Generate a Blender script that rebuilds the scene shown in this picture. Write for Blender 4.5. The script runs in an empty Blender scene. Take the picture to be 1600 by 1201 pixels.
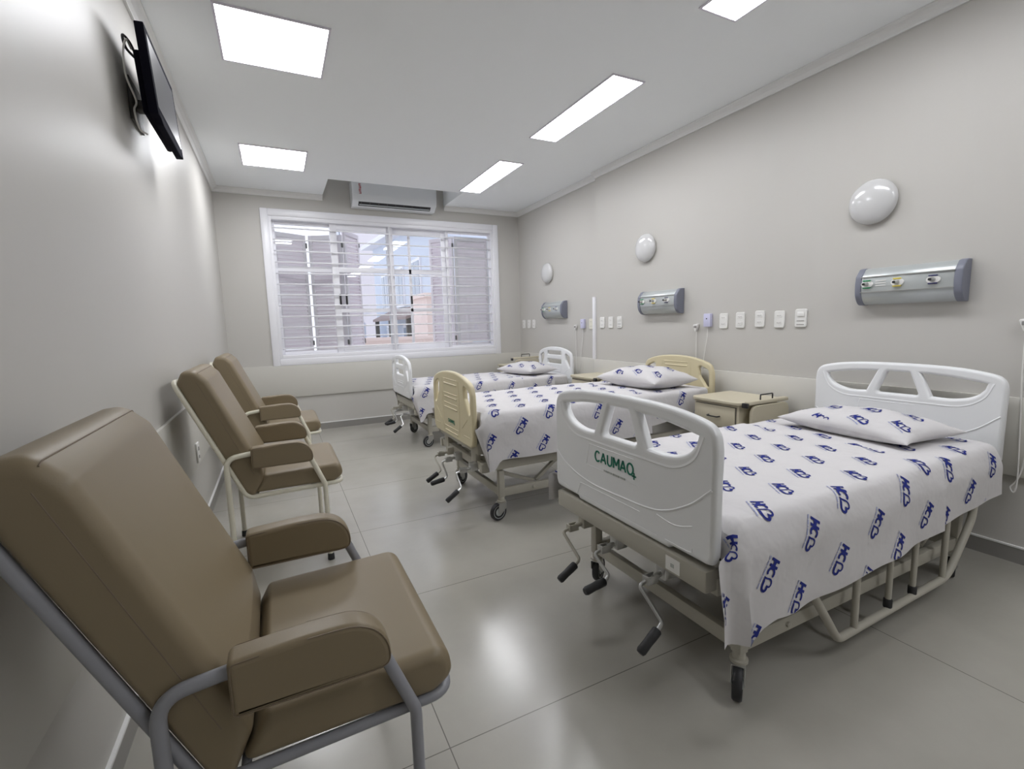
import bpy, bmesh, math, random
from math import pi, sin, cos, radians, hypot, atan2
from mathutils import Vector, Matrix
random.seed(7)
SC = bpy.context.scene
COL = SC.collection

# ------------------------------------------------------------------ camera, world, exposure
cam_d = bpy.data.cameras.new('camera'); cam = bpy.data.objects.new('camera', cam_d); COL.objects.link(cam)
Rm = ((0.8946824921488532, -0.44588575464846714, -0.027002445146394778),
      (-0.08108367649745576, -0.10265801660809293, -0.9914064600514506),
      (0.43928200014110874, 0.8891834599381949, -0.1280003864227272))
m3 = Matrix((Rm[0], [-a for a in Rm[1]], [-a for a in Rm[2]])).transposed()
cam.matrix_world = Matrix.Translation((0, 0, 1.2)) @ m3.to_4x4()
cam_d.sensor_width = 36; cam_d.lens = 36 * 734.8 / 1600; cam_d.clip_start = 0.02
SC.camera = cam
SC.view_settings.view_transform = 'Standard'; SC.view_settings.look = 'None'
SC.view_settings.gamma = 1.0; SC.view_settings.exposure = 1.15; SC.view_settings.use_curve_mapping = False
SC.render.engine = 'CYCLES'
SC.cycles.use_denoising = True
SC.cycles.max_bounces = 10; SC.cycles.diffuse_bounces = 6; SC.cycles.glossy_bounces = 4
SC.cycles.transparent_max_bounces = 12; SC.cycles.sample_clamp_indirect = 6
W = bpy.data.worlds.new('world'); SC.world = W; W.use_nodes = True
bg = W.node_tree.nodes['Background']; bg.inputs[0].default_value = (0.88, 0.87, 1.0, 1); bg.inputs[1].default_value = 0.8
PANEL = 9.8      # emission strength of the LED panels

# ------------------------------------------------------------------ materials
def mat(name, col, rough=0.5, metal=0.0, spec=0.5, emit=None, es=0, bump=None, noise=None, coat=0, trans=0, sheen=0):
    m = bpy.data.materials.new(name); m.use_nodes = True; nt = m.node_tree; b = nt.nodes['Principled BSDF']
    b.inputs['Base Color'].default_value = (*col, 1); b.inputs['Roughness'].default_value = rough
    b.inputs['Metallic'].default_value = metal; b.inputs['Specular IOR Level'].default_value = spec
    if coat: b.inputs['Coat Weight'].default_value = coat; b.inputs['Coat Roughness'].default_value = 0.15
    if trans: b.inputs['Transmission Weight'].default_value = trans
    if emit: b.inputs['Emission Color'].default_value = (*emit, 1); b.inputs['Emission Strength'].default_value = es
    tc = nt.nodes.new('ShaderNodeTexCoord')
    if noise:   # (scale, amount)
        n = nt.nodes.new('ShaderNodeTexNoise'); n.inputs['Scale'].default_value = noise[0]; n.inputs['Detail'].default_value = 5
        nt.links.new(tc.outputs['Object'], n.inputs['Vector'])
        mx = nt.nodes.new('ShaderNodeMix'); mx.data_type = 'RGBA'
        nt.links.new(n.outputs['Fac'], mx.inputs[0])
        k = noise[1]
        mx.inputs[6].default_value = tuple(c * (1 - k) for c in col) + (1,)
        mx.inputs[7].default_value = tuple(min(1, c * (1 + k)) for c in col) + (1,)
        nt.links.new(mx.outputs[2], b.inputs['Base Color'])
    if bump:    # (scale, strength, distance)
        n = nt.nodes.new('ShaderNodeTexNoise'); n.inputs['Scale'].default_value = bump[0]; n.inputs['Detail'].default_value = 3
        nt.links.new(tc.outputs['Object'], n.inputs['Vector'])
        bp = nt.nodes.new('ShaderNodeBump'); bp.inputs['Strength'].default_value = bump[1]; bp.inputs['Distance'].default_value = bump[2]
        nt.links.new(n.outputs['Fac'], bp.inputs['Height']); nt.links.new(bp.outputs['Normal'], b.inputs['Normal'])
    return m

M = {}
M['wall'] = mat('wall_paint', (0.535, 0.52, 0.49), 0.43, spec=0.28, bump=(60, 0.08, 0.002), noise=(1.3, 0.015))
M['band'] = mat('bumper_paint', (0.60, 0.585, 0.54), 0.4)
M['ceil'] = mat('ceiling_paint', (0.91, 0.935, 0.95), 0.8, spec=0.2, noise=(0.8, 0.01))
M['crown'] = mat('crown_paint', (0.80, 0.80, 0.79), 0.6)
M['white_trim'] = mat('white_trim', (0.80, 0.80, 0.83), 0.35)
M['win_white'] = mat('window_enamel', (0.84, 0.84, 0.88), 0.3)
M['bar'] = mat('bar_enamel', (0.92, 0.92, 0.95), 0.35)
M['louvre'] = mat('louvre_enamel', (0.86, 0.79, 0.82), 0.5)
M['black'] = mat('black_plastic', (0.015, 0.015, 0.017), 0.4)
M['rubber'] = mat('black_rubber', (0.02, 0.02, 0.022), 0.55)
M['led'] = mat('led_diffuser', (0.9, 0.9, 0.9), 0.5, emit=(0.955, 0.965, 1.0), es=PANEL)
M['led_frame'] = mat('lamp_frame', (0.75, 0.72, 0.80), 0.4)
M['vinyl'] = mat('brown_vinyl', (0.222, 0.176, 0.110), 0.42, spec=0.4, bump=(350, 0.10, 0.001), noise=(3, 0.04))
M['seam'] = mat('vinyl_seam', (0.19, 0.145, 0.10), 0.5)
M['grey_tube'] = mat('grey_enamel_tube', (0.27, 0.275, 0.30), 0.35)
M['cream_tube'] = mat('cream_enamel_tube', (0.75, 0.72, 0.60), 0.3)
M['board_white'] = mat('white_board_plastic', (0.80, 0.81, 0.82), 0.32)
M['board_cream'] = mat('cream_board_plastic', (0.63, 0.56, 0.37), 0.35)
M['bed_metal'] = mat('beige_grey_enamel', (0.43, 0.41, 0.35), 0.4, noise=(4, 0.04))
M['chrome'] = mat('zinc_metal', (0.55, 0.55, 0.54), 0.28, metal=0.9)
M['dark_metal'] = mat('dark_metal', (0.09, 0.085, 0.08), 0.5)
M['sheet'] = mat('white_cotton', (0.62, 0.605, 0.61), 0.85, spec=0.2, bump=(8, 0.42, 0.022))
M['sheet_blue'] = mat('navy_print', (0.022, 0.032, 0.21), 0.85, spec=0.2)
M['sheet_grey'] = mat('pale_blue_print', (0.33, 0.36, 0.55), 0.85, spec=0.2)
M['foam'] = mat('mattress_cover', (0.20, 0.20, 0.20), 0.6)
M['night'] = mat('beige_laminate', (0.56, 0.51, 0.385), 0.4, noise=(6, 0.03))
M['gap'] = mat('dark_gap', (0.12, 0.11, 0.09), 0.7)
M['green'] = mat('green_print', (0.0, 0.16, 0.10), 0.5)
M['green_clip'] = mat('green_plastic', (0.0, 0.25, 0.08), 0.4)
M['yellow_clip'] = mat('yellow_plastic', (0.75, 0.62, 0.08), 0.4)
M['navy_clip'] = mat('navy_plastic', (0.03, 0.03, 0.12), 0.4)
M['print_grey'] = mat('grey_print', (0.40, 0.42, 0.40), 0.5)
M['panel_metal'] = mat('anodised_aluminium', (0.50, 0.53, 0.53), 0.32, metal=0.35)
M['panel_end'] = mat('blue_grey_plastic', (0.19, 0.20, 0.25), 0.4)
M['opal'] = mat('opal_glass', (0.60, 0.60, 0.60), 0.18, coat=0.4)
M['plate'] = mat('white_plastic', (0.78, 0.775, 0.75), 0.3)
M['plate_old'] = mat('ivory_plastic', (0.74, 0.72, 0.62), 0.3)
M['slot'] = mat('socket_slot', (0.25, 0.24, 0.23), 0.5)
M['lilac'] = mat('lilac_plastic', (0.58, 0.58, 0.76), 0.35)
M['cord'] = mat('white_cord', (0.74, 0.73, 0.70), 0.4)
M['tv_screen'] = mat('screen_glass', (0.03, 0.03, 0.035), 0.32, spec=0.35)
M['tv_body'] = mat('television_plastic', (0.008, 0.008, 0.014), 0.85, spec=0.05)
M['ac'] = mat('air_conditioner_plastic', (0.72, 0.74, 0.76), 0.22)
M['red'] = mat('red_print', (0.50, 0.04, 0.05), 0.5)
M['base'] = mat('skirting_tile', (0.27, 0.26, 0.245), 0.35)
M['blue_wall'] = mat('pale_blue_render', (0.64, 0.70, 0.79), 0.8, noise=(0.8, 0.03))
M['peach'] = mat('peach_render', (0.82, 0.68, 0.62), 0.8, noise=(1.0, 0.03))
M['beige_wall'] = mat('beige_render', (0.78, 0.74, 0.76), 0.8)
M['roof'] = mat('roof_tile', (0.30, 0.24, 0.23), 0.8)
M['pale_roof'] = mat('pale_sheet_roof', (0.85, 0.85, 0.88), 0.6)
M['dark_glass'] = mat('facade_glass', (0.30, 0.36, 0.44), 0.1, spec=0.7)
M['out_ground'] = mat('yard_concrete', (0.62, 0.60, 0.60), 0.9)
# window glass: thin clear pane
g = bpy.data.materials.new('clear_glass'); g.use_nodes = True; nt = g.node_tree; nt.nodes.clear()
o_ = nt.nodes.new('ShaderNodeOutputMaterial'); t_ = nt.nodes.new('ShaderNodeBsdfTransparent'); t_.inputs[0].default_value = (0.93, 0.96, 0.96, 1)
gl = nt.nodes.new('ShaderNodeBsdfGlossy'); gl.inputs['Roughness'].default_value = 0.02
mx = nt.nodes.new('ShaderNodeMixShader'); mx.inputs[0].default_value = 0.09
nt.links.new(t_.outputs[0], mx.inputs[1]); nt.links.new(gl.outputs[0], mx.inputs[2]); nt.links.new(mx.outputs[0], o_.inputs[0])
M['glass'] = g
# floor: large porcelain tiles, thin joints on a world grid
f = bpy.data.materials.new('porcelain_floor'); f.use_nodes = True; nt = f.node_tree; b = nt.nodes['Principled BSDF']
tc = nt.nodes.new('ShaderNodeTexCoord'); sp = nt.nodes.new('ShaderNodeSeparateXYZ'); nt.links.new(tc.outputs['Object'], sp.inputs[0])
def math_node(op, a, bv=None, c=None):
    n = nt.nodes.new('ShaderNodeMath'); n.operation = op
    for i, v in enumerate((a, bv, c)):
        if v is None: continue
        if isinstance(v, (int, float)): n.inputs[i].default_value = v
        else: nt.links.new(v, n.inputs[i])
    return n.outputs[0]
def joint(out, off, size, w):
    s = math_node('DIVIDE', math_node('SUBTRACT', out, off), size)
    fr = math_node('SUBTRACT', s, math_node('ROUND', s))
    return math_node('LESS_THAN', math_node('ABSOLUTE', fr), w / size)
J = math_node('MAXIMUM', joint(sp.outputs[0], 0.349, 1.62, 0.0016), joint(sp.outputs[1], 1.17, 0.812, 0.0016))
n1 = nt.nodes.new('ShaderNodeTexNoise'); n1.inputs['Scale'].default_value = 1.6; n1.inputs['Detail'].default_value = 8; n1.inputs['Roughness'].default_value = 0.62
nt.links.new(tc.outputs['Object'], n1.inputs['Vector'])
cr = nt.nodes.new('ShaderNodeValToRGB'); cr.color_ramp.elements[0].position = 0.3; cr.color_ramp.elements[0].color = (0.350, 0.335, 0.298, 1)
cr.color_ramp.elements[1].position = 0.72; cr.color_ramp.elements[1].color = (0.415, 0.398, 0.357, 1)
nt.links.new(n1.outputs['Fac'], cr.inputs[0])
mx = nt.nodes.new('ShaderNodeMix'); mx.data_type = 'RGBA'; nt.links.new(J, mx.inputs[0]); nt.links.new(cr.outputs[0], mx.inputs[6])
mx.inputs[7].default_value = (0.15, 0.14, 0.125, 1); nt.links.new(mx.outputs[2], b.inputs['Base Color'])
b.inputs['Roughness'].default_value = 0.22; b.inputs['Specular IOR Level'].default_value = 0.75
M['floor'] = f

# ------------------------------------------------------------------ mesh helpers
class MB:
    """collects shapes; build() links them as one mesh object"""
    def __init__(s): s.v = []; s.f = []; s.mi = []; s.sm = []
    def add(s, vs, fs, mi=0, smooth=False, mtx=None):
        o = len(s.v)
        for v in vs:
            v = Vector(v)
            if mtx is not None: v = mtx @ v
            s.v.append(v)
        for f_ in fs: s.f.append([i + o for i in f_]); s.mi.append(mi); s.sm.append(smooth)
        return s
    def mesh(s, me, mtx=None, mi=None, smooth=None):
        o = len(s.v)
        for v in me.vertices: s.v.append((mtx @ v.co) if mtx is not None else v.co.copy())
        for p in me.polygons:
            s.f.append([i + o for i in p.vertices]); s.mi.append(p.material_index if mi is None else mi); s.sm.append(p.use_smooth if smooth is None else smooth)
        return s
    def box(s, x0, x1, y0, y1, z0, z1, bev=0.0, mi=0, seg=2, mtx=None):
        bm = bmesh.new(); bmesh.ops.create_cube(bm, size=1)
        for v in bm.verts: v.co = Vector(((x0 + x1) / 2 + v.co.x * (x1 - x0), (y0 + y1) / 2 + v.co.y * (y1 - y0), (z0 + z1) / 2 + v.co.z * (z1 - z0)))
        if bev > 0:
            bev = min(bev, 0.49 * min(abs(x1 - x0), abs(y1 - y0), abs(z1 - z0)))
            bmesh.ops.bevel(bm, geom=list(bm.edges), offset=bev, segments=seg, profile=0.5, affect='EDGES')
        me = bpy.data.meshes.new('t'); bm.to_mesh(me); bm.free()
        s.mesh(me, mtx, mi, bev > 0); bpy.data.meshes.remove(me); return s
    def tube(s, pts, r, n=10, mi=0, cap=True, mtx=None, r1=None):
        pts = [Vector(p) for p in pts]; rings = []; vs = []; fs = []
        prev = None
        for i, p in enumerate(pts):
            d = (pts[min(i + 1, len(pts) - 1)] - pts[max(i - 1, 0)]).normalized()
            if prev is None:
                u = d.orthogonal().normalized()
            else:
                u = (prev - d * prev.dot(d)).normalized()
            prev = u; w = d.cross(u)
            rr = r if r1 is None else r + (r1 - r) * i / (len(pts) - 1)
            for k in range(n):
                a = 2 * pi * k / n; vs.append(p + u * cos(a) * rr + w * sin(a) * rr)
        for i in range(len(pts) - 1):
            for k in range(n):
                a = i * n + k; b_ = i * n + (k + 1) % n
                fs.append([a, b_, b_ + n, a + n])
        s.add(vs, fs, mi, True, mtx)
        if cap:
            o = len(s.v) - len(vs)
            s.f.append([o + k for k in range(n)][::-1]); s.mi.append(mi); s.sm.append(False)
            s.f.append([o + (len(pts) - 1) * n + k for k in range(n)]); s.mi.append(mi); s.sm.append(False)
        return s
    def lathe(s, prof, n=24, mi=0, mtx=None, smooth=True):
        """prof: (radius, height) pairs about local z"""
        vs = []; fs = []
        for r, h in prof:
            for k in range(n):
                a = 2 * pi * k / n; vs.append((r * cos(a), r * sin(a), h))
        for i in range(len(prof) - 1):
            for k in range(n):
                a = i * n + k; b_ = i * n + (k + 1) % n; fs.append([a, b_, b_ + n, a + n])
        fs.append(list(range(n))[::-1]); fs.append([(len(prof) - 1) * n + k for k in range(n)])
        return s.add(vs, fs, mi, smooth, mtx)
    def build(s, name, mats, parent=None, loc=None, auto=True):
        me = bpy.data.meshes.new(name); me.from_pydata([tuple(v) for v in s.v], [], s.f); me.update()
        if not isinstance(mats, (list, tuple)): mats = [mats]
        for m in mats: me.materials.append(m)
        for p, mi, sm in zip(me.polygons, s.mi, s.sm): p.material_index = mi; p.use_smooth = sm
        if auto:
            bm = bmesh.new(); bm.from_mesh(me)
            for e in bm.edges:
                if len(e.link_faces) == 2 and e.calc_face_angle(0) > radians(42): e.smooth = False
            bm.to_mesh(me); bm.free()
        o = bpy.data.objects.new(name, me); COL.objects.link(o)
        if parent is not None: o.parent = parent
        if loc is not None: o.location = loc
        return o

def rounded(pts, seg=6):
    """closed polygon; each point (x, y, radius) -> list of 2-D points with filleted corners"""
    out = []; n = len(pts)
    for i in range(n):
        p = Vector(pts[i][:2]); r = pts[i][2] if len(pts[i]) > 2 else 0
        a = Vector(pts[i - 1][:2]); c = Vector(pts[(i + 1) % n][:2])
        if r <= 0: out.append(tuple(p)); continue
        u = (a - p).normalized(); w = (c - p).normalized(); ang = u.angle(w)
        if ang > pi - 0.02: out.append(tuple(p)); continue
        t = min(r / math.tan(ang / 2), (a - p).length * 0.49, (c - p).length * 0.49); rr = t * math.tan(ang / 2)
        cen = p + (u + w).normalized() * (rr / sin(ang / 2))
        s0 = p + u * t - cen; s1 = p + w * t - cen
        a0 = atan2(s0.y, s0.x); a1 = atan2(s1.y, s1.x); d = (a1 - a0 + pi) % (2 * pi) - pi
        for k in range(seg + 1):
            q = a0 + d * k / seg; out.append((cen.x + rr * cos(q), cen.y + rr * sin(q)))
    return out
def path3(pts, seg=6):
    """open 3-D polyline; points (x,y,z,r) filleted"""
    out = [Vector(pts[0][:3])]
    for i in range(1, len(pts) - 1):
        p = Vector(pts[i][:3]); r = pts[i][3] if len(pts[i]) > 3 else 0
        a = Vector(pts[i - 1][:3]); c = Vector(pts[i + 1][:3]); u = (a - p).normalized(); w = (c - p).normalized(); ang = u.angle(w)
        if r <= 0 or ang > pi - 0.03: out.append(p); continue
        t = min(r / math.tan(ang / 2), (a - p).length * 0.49, (c - p).length * 0.49)
        p0 = p + u * t; p1 = p + w * t
        for k in range(seg + 1):
            q = k / seg; out.append((1 - q) ** 2 * p0 + 2 * q * (1 - q) * p + q * q * p1)
    out.append(Vector(pts[-1][:3])); return out
def spline(pts, n=8, closed=False):
    """Catmull-Rom through 2-D/3-D points"""
    P = [Vector(p) for p in pts]; out = []; L = len(P)
    rng = range(L) if closed else range(L - 1)
    for i in rng:
        p0 = P[(i - 1) % L] if closed or i > 0 else P[0] * 2 - P[1]
        p1 = P[i]; p2 = P[(i + 1) % L]
        p3 = P[(i + 2) % L] if closed or i + 2 < L else P[-1] * 2 - P[-2]
        for k in range(n):
            t = k / n
            out.append(0.5 * ((2 * p1) + (p2 - p0) * t + (2 * p0 - 5 * p1 + 4 * p2 - p3) * t * t + (3 * p1 - p0 - 3 * p2 + p3) * t ** 3))
    if not closed: out.append(P[-1])
    return out
def plate(outlines, thick, bev, res=3):
    """flat shape with holes, rounded rims: first outline is the outside. returns mesh in the xy plane, thickness along z"""
    cu = bpy.data.curves.new('p', 'CURVE'); cu.dimensions = '2D'; cu.fill_mode = 'BOTH'
    for o in outlines:
        s = cu.splines.new('POLY'); s.points.add(len(o) - 1)
        for q, p in zip(s.points, o): q.co = (p[0], p[1], 0, 1)
        s.use_cyclic_u = True
    cu.extrude = max(0.0001, thick / 2 - bev); cu.bevel_depth = bev; cu.bevel_resolution = res; cu.offset = -bev
    ob = bpy.data.objects.new('p', cu); COL.objects.link(ob)
    dg = bpy.context.evaluated_depsgraph_get(); dg.update()
    me = bpy.data.meshes.new_from_object(ob.evaluated_get(dg))
    bpy.data.objects.remove(ob); bpy.data.curves.remove(cu)
    for p in me.polygons: p.use_smooth = abs(p.normal.z) < 0.999
    bm = bmesh.new(); bm.from_mesh(me); bmesh.ops.remove_doubles(bm, verts=bm.verts, dist=1e-5); bm.to_mesh(me); bm.free()
    return me
def cushion(prof, ang, width, r, y0, puff=0.0, ny=7):
    """upholstered pad: closed x-z profile lofted across y with rounded flanks; ang = direction of its length in x-z"""
    ca, sa = cos(ang), sin(ang)
    L = [(p[0] * ca + p[1] * sa, -p[0] * sa + p[1] * ca) for p in prof]
    l0, l1 = min(p[0] for p in L), max(p[0] for p in L); t0, t1 = min(p[1] for p in L), max(p[1] for p in L)
    lc, tc, HL, HT = (l0 + l1) / 2, (t0 + t1) / 2, (l1 - l0) / 2, (t1 - t0) / 2
    ys = [-width / 2 + r * (1 - cos(pi / 2 * k / ny)) for k in range(ny + 1)]
    mid = [(-width / 2 + r) + (width - 2 * r) * k / 8 for k in range(1, 8)]
    ys = ys + mid + [-y for y in ys[::-1]]
    vs = []; n = len(L)
    for y in ys:
        e = min(r, width / 2 - abs(y)); d = r - math.sqrt(max(0, r * r - (r - e) ** 2))
        b = 1 - (y / (width / 2)) ** 2
        for l, t in L:
            lp = lc + (l - lc) * (1 - d / HL); tp = tc + (t - tc) * (1 - d / HT * 0.8)
            u = (l - lc) / HL
            if t > tc: tp += puff * b * (1 - u * u) * (t - tc) / HT
            vs.append((lp * ca - tp * sa, y0 + y, lp * sa + tp * ca))
    fs = []
    for i in range(len(ys) - 1):
        for k in range(n): fs.append([i * n + k, i * n + (k + 1) % n, (i + 1) * n + (k + 1) % n, (i + 1) * n + k])
    fs.append(list(range(n))[::-1]); fs.append([(len(ys) - 1) * n + k for k in range(n)])
    bm = bmesh.new(); bv = [bm.verts.new(v) for v in vs]
    for f_ in fs: bm.faces.new([bv[i] for i in f_])
    bmesh.ops.recalc_face_normals(bm, faces=bm.faces); me = bpy.data.meshes.new('c'); bm.to_mesh(me); bm.free()
    for p in me.polygons: p.use_smooth = True
    return me
def text_mesh(s, size, ext, off=0.0, spacing=1.0):
    cu = bpy.data.curves.new('t', 'FONT'); cu.body = s; cu.size = size; cu.extrude = ext; cu.offset = off; cu.align_x = 'CENTER'; cu.align_y = 'CENTER'; cu.space_character = spacing
    ob = bpy.data.objects.new('t', cu); COL.objects.link(ob); dg = bpy.context.evaluated_depsgraph_get(); dg.update()
    me = bpy.data.meshes.new_from_object(ob.evaluated_get(dg)); bpy.data.objects.remove(ob); bpy.data.curves.remove(cu)
    return me
def axes(ex, ey, ez, o=(0, 0, 0)):
    m = Matrix((ex, ey, ez)).transposed().to_4x4(); m.translation = Vector(o); return m
YZ = lambda x: axes((0, -1, 0), (0, 0, 1), (-1, 0, 0), (x, 0, 0))   # plate drawn facing -x: local x -> -y, local y -> z
XZ = lambda y: axes((1, 0, 0), (0, 0, 1), (0, -1, 0), (0, y, 0))    # plate drawn facing -y: local x -> x,  local y -> z

def tag(o, label=None, cat=None, group=None, kind=None):
    if label: o['label'] = label
    if cat: o['category'] = cat
    if group: o['group'] = group
    if kind: o['kind'] = kind
    return o
def empty(name, loc=(0, 0, 0), rz=0.0):
    e = bpy.data.objects.new(name, None); e.empty_display_size = 0.1; COL.objects.link(e)
    e.location = loc; e.rotation_euler = (0, 0, rz); return e
def copy_tree(o, parent=None):
    c = o.copy(); COL.objects.link(c)
    if parent is not None: c.parent = parent
    for ch in [x for x in o.children]: copy_tree(ch, c)
    return c
def struct(o): o['kind'] = 'structure'; return o

# ------------------------------------------------------------------ room shell
LX, RX, RX2, BY, FY, CZ = -0.49, 3.085, 3.135, 6.02, -3.6, 2.72
STEP = 4.17
WX0, WX1, WZ0, WZ1 = -0.06, 2.81, 0.79, 2.535        # window casing, outer edge
OX0, OX1, OZ0, OZ1 = 0.03, 2.72, 0.88, 2.455         # opening
struct(MB().box(LX - 0.2, RX2 + 0.2, FY - 0.2, BY + 0.2, -0.12, 0).build('floor', M['floor']))
struct(MB().box(LX - 0.15, LX, FY - 0.15, BY + 0.15, 0, CZ + 0.35).build('wall_left', M['wall']))
w = MB().box(RX, RX + 0.2, FY - 0.15, STEP, 0, CZ + 0.35).box(RX2, RX + 0.2, STEP, BY + 0.15, 0, CZ + 0.35)
struct(w.build('wall_right', M['wall']))
struct(MB().box(LX - 0.15, RX + 0.2, FY - 0.15, FY, 0, CZ + 0.35).build('wall_front', M['wall']))
w = MB().box(LX, OX0, BY, BY + 0.15, 0, CZ + 0.35).box(OX1, RX2, BY, BY + 0.15, 0, CZ + 0.35)
w.box(OX0, OX1, BY, BY + 0.15, 0, OZ0).box(OX0, OX1, BY, BY + 0.15, OZ1, CZ + 0.35)
struct(w.build('wall_back', M['wall']))
# ceiling: slab with the recess over the air conditioner, and shallow pockets for the lamps are not needed (lamps sit flush)
NX0, NX1, NY = 0.60, 2.06, 5.34
c = MB().box(LX, RX2, FY, NY, CZ, CZ + 0.06).box(LX, NX0, NY, BY, CZ, CZ + 0.06).box(NX1, RX2, NY, BY, CZ, CZ + 0.06)
c.box(LX, RX2, FY, BY, CZ + 0.30, CZ + 0.36)
c.box(NX0 - 0.03, NX0, NY - 0.03, BY, CZ + 0.06, CZ + 0.30).box(NX1, NX1 + 0.03, NY - 0.03, BY, CZ + 0.06, CZ + 0.30).box(NX0, NX1, NY - 0.03, NY, CZ + 0.06, CZ + 0.30)
struct(c.build('ceiling', M['ceil']))
# crown mouldings
def crown(path, name):
    prof = [(0, 0), (0.055, 0), (0.055, -0.008), (0.040, -0.014), (0.022, -0.028), (0.012, -0.045), (0.012, -0.055), (0, -0.055)]
    mb = MB()
    for (ax, ay), (bx, by), (nx, ny) in path:
        vs = [(ax + nx * p, ay + ny * p, CZ + q) for p, q in prof] + [(bx + nx * p, by + ny * p, CZ + q) for p, q in prof]
        n = len(prof); mb.add(vs, [[i, (i + 1) % n, n + (i + 1) % n, n + i] for i in range(n)] + [list(range(n))[::-1], list(range(n, 2 * n))])
    struct(mb.build(name, M['crown']))
crown([((LX, FY), (LX, BY), (1, 0))], 'trim_1')
crown([((RX, FY), (RX, STEP), (-1, 0)), ((RX2, STEP), (RX2, BY), (-1, 0)), ((RX - 0.0, STEP + 0.0), (RX2, STEP), (0, 1))], 'trim_2')
crown([((LX, BY), (NX0, BY), (0, -1)), ((NX1, BY), (RX2, BY), (0, -1))], 'trim_3')
# wall guards (wide bands) and skirting
GZ0, GZ1 = 0.42, 0.795
def band(name, x0, x1, y0, y1, side):
    mb = MB().box(x0, x1, y0, y1, GZ0, GZ1, 0.004)
    struct(mb.build(name, M['band']))
band('trim_4', LX, LX + 0.018, FY, BY - 0.018, 'l')
band('trim_5', RX - 0.018, RX, FY, STEP + 0.01, 'r')
band('trim_6', RX2 - 0.018, RX2, STEP + 0.012, BY - 0.018, 'r')
band('trim_7', LX, RX2, BY - 0.018, BY, 'b')
struct(MB().box(RX - 0.022, RX + 0.006, STEP - 0.012, STEP + 0.03, GZ1, 1.46, 0.004).build('trim_8', M['white_trim']))
def skirt(name, x0, x1, y0, y1, cap):
    mb = MB().box(x0, x1, y0, y1, 0, 0.075, 0.0)
    mb.box(*cap, 0.075, 0.083, 0.0, mi=1)
    struct(mb.build(name, [M['base'], M['crown']]))
skirt('baseboard_left', LX, LX + 0.010, FY, BY, (LX, LX + 0.012, FY, BY))
skirt('baseboard_right', RX - 0.010, RX, FY, STEP, (RX - 0.012, RX, FY, STEP))
skirt('baseboard_back', LX + 0.01, RX2, BY - 0.010, BY, (LX + 0.012, RX2, BY - 0.012, BY))

# ------------------------------------------------------------------ window
def rect_frame(mb, x0, x1, z0, z1, wdt, y0, y1, bev=0.003, wt=None, wb=None):
    wt = wt or wdt; wb = wb or wdt
    mb.box(x0, x0 + wdt, y0, y1, z0, z1, bev); mb.box(x1 - wdt, x1, y0, y1, z0, z1, bev)
    mb.box(x0 + wdt, x1 - wdt, y0, y1, z0, z0 + wb, bev); mb.box(x0 + wdt, x1 - wdt, y0, y1, z1 - wt, z1, bev)
win = struct(empty('window_1', ((OX0 + OX1) / 2, BY, OZ0)))
def wbuild(mb, name, m, parent=win):
    o = mb.build(name, m, parent); return o
WO = Matrix.Translation((-(OX0 + OX1) / 2, -BY, -OZ0))
def shift(mb): mb.v = [WO @ v for v in mb.v]; return mb
mb = MB()
prof_w = 0.09
pts_o = [(WX0, WZ0), (WX1, WZ0), (WX1, WZ1), (WX0, WZ1)]
rect_frame(mb, WX0, WX1, WZ0, WZ1, 0.075, BY - 0.022, BY + 0.0, 0.006)
rect_frame(mb, OX0 - 0.016, OX1 + 0.016, OZ0 - 0.016, OZ1 + 0.016, 0.034, BY - 0.012, BY + 0.13, 0.003, wt=0.05, wb=0.045)
wbuild(shift(mb), 'window_frame', M['win_white'])
# horizontal security bars just inside the sashes
zs = [2.336, 2.211, 2.086, 1.961, 1.838, 1.717, 1.595, 1.475, 1.352, 1.229, 1.107, 0.982]
for z in zs:
    wbuild(shift(MB().tube([(OX0 + 0.012, BY + 0.010, z), (OX1 - 0.012, BY + 0.010, z)], 0.0078, 8)), 'security_bar', M['bar'])
for x in (1.345,):
    wbuild(shift(MB().box(x - 0.012, x + 0.012, BY + 0.0, BY + 0.018, OZ0 + 0.01, OZ1 - 0.01, 0.002)), 'bar_support', M['win_white'])
def sash(x0, x1, y, rails, stile=0.05, handle=None, louvre=False, muntin=None):
    mb = MB(); rect_frame(mb, x0, x1, OZ0 + 0.02, OZ1 - 0.025, stile, y, y + 0.028, 0.003)
    for r0, r1 in rails: mb.box(x0 + stile, x1 - stile, y + 0.002, y + 0.026, r0, r1, 0.002)
    if muntin: mb.box(muntin - 0.016, muntin + 0.016, y + 0.002, y + 0.026, OZ0 + 0.04, OZ1 - 0.06, 0.002)
    o = wbuild(shift(mb), 'sash', M['win_white'])
    g_ = wbuild(shift(MB().box(x0 + stile, x1 - stile, y + 0.012, y + 0.016, OZ0 + 0.05, OZ1 - 0.07)), 'pane', M['glass'], o)
    if handle:
        for hx in handle: wbuild(shift(MB().box(hx - 0.011, hx + 0.011, y - 0.012, y + 0.002, 1.47, 1.61, 0.004)), 'handle', M['black'], o)
rails = [(1.865, 1.925), (1.39, 1.435)]
sash(OX0 + 0.0, 0.70, BY + 0.075, [(1.865, 1.925)], 0.045)
sash(0.655, 1.39, BY + 0.040, rails, 0.075, handle=(0.725, 0.795))
sash(1.31, 2.10, BY + 0.075, rails, 0.075, handle=(1.60,), muntin=1.60)
sash(2.08, OX1 - 0.0, BY + 0.040, [], 0.035)
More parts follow.
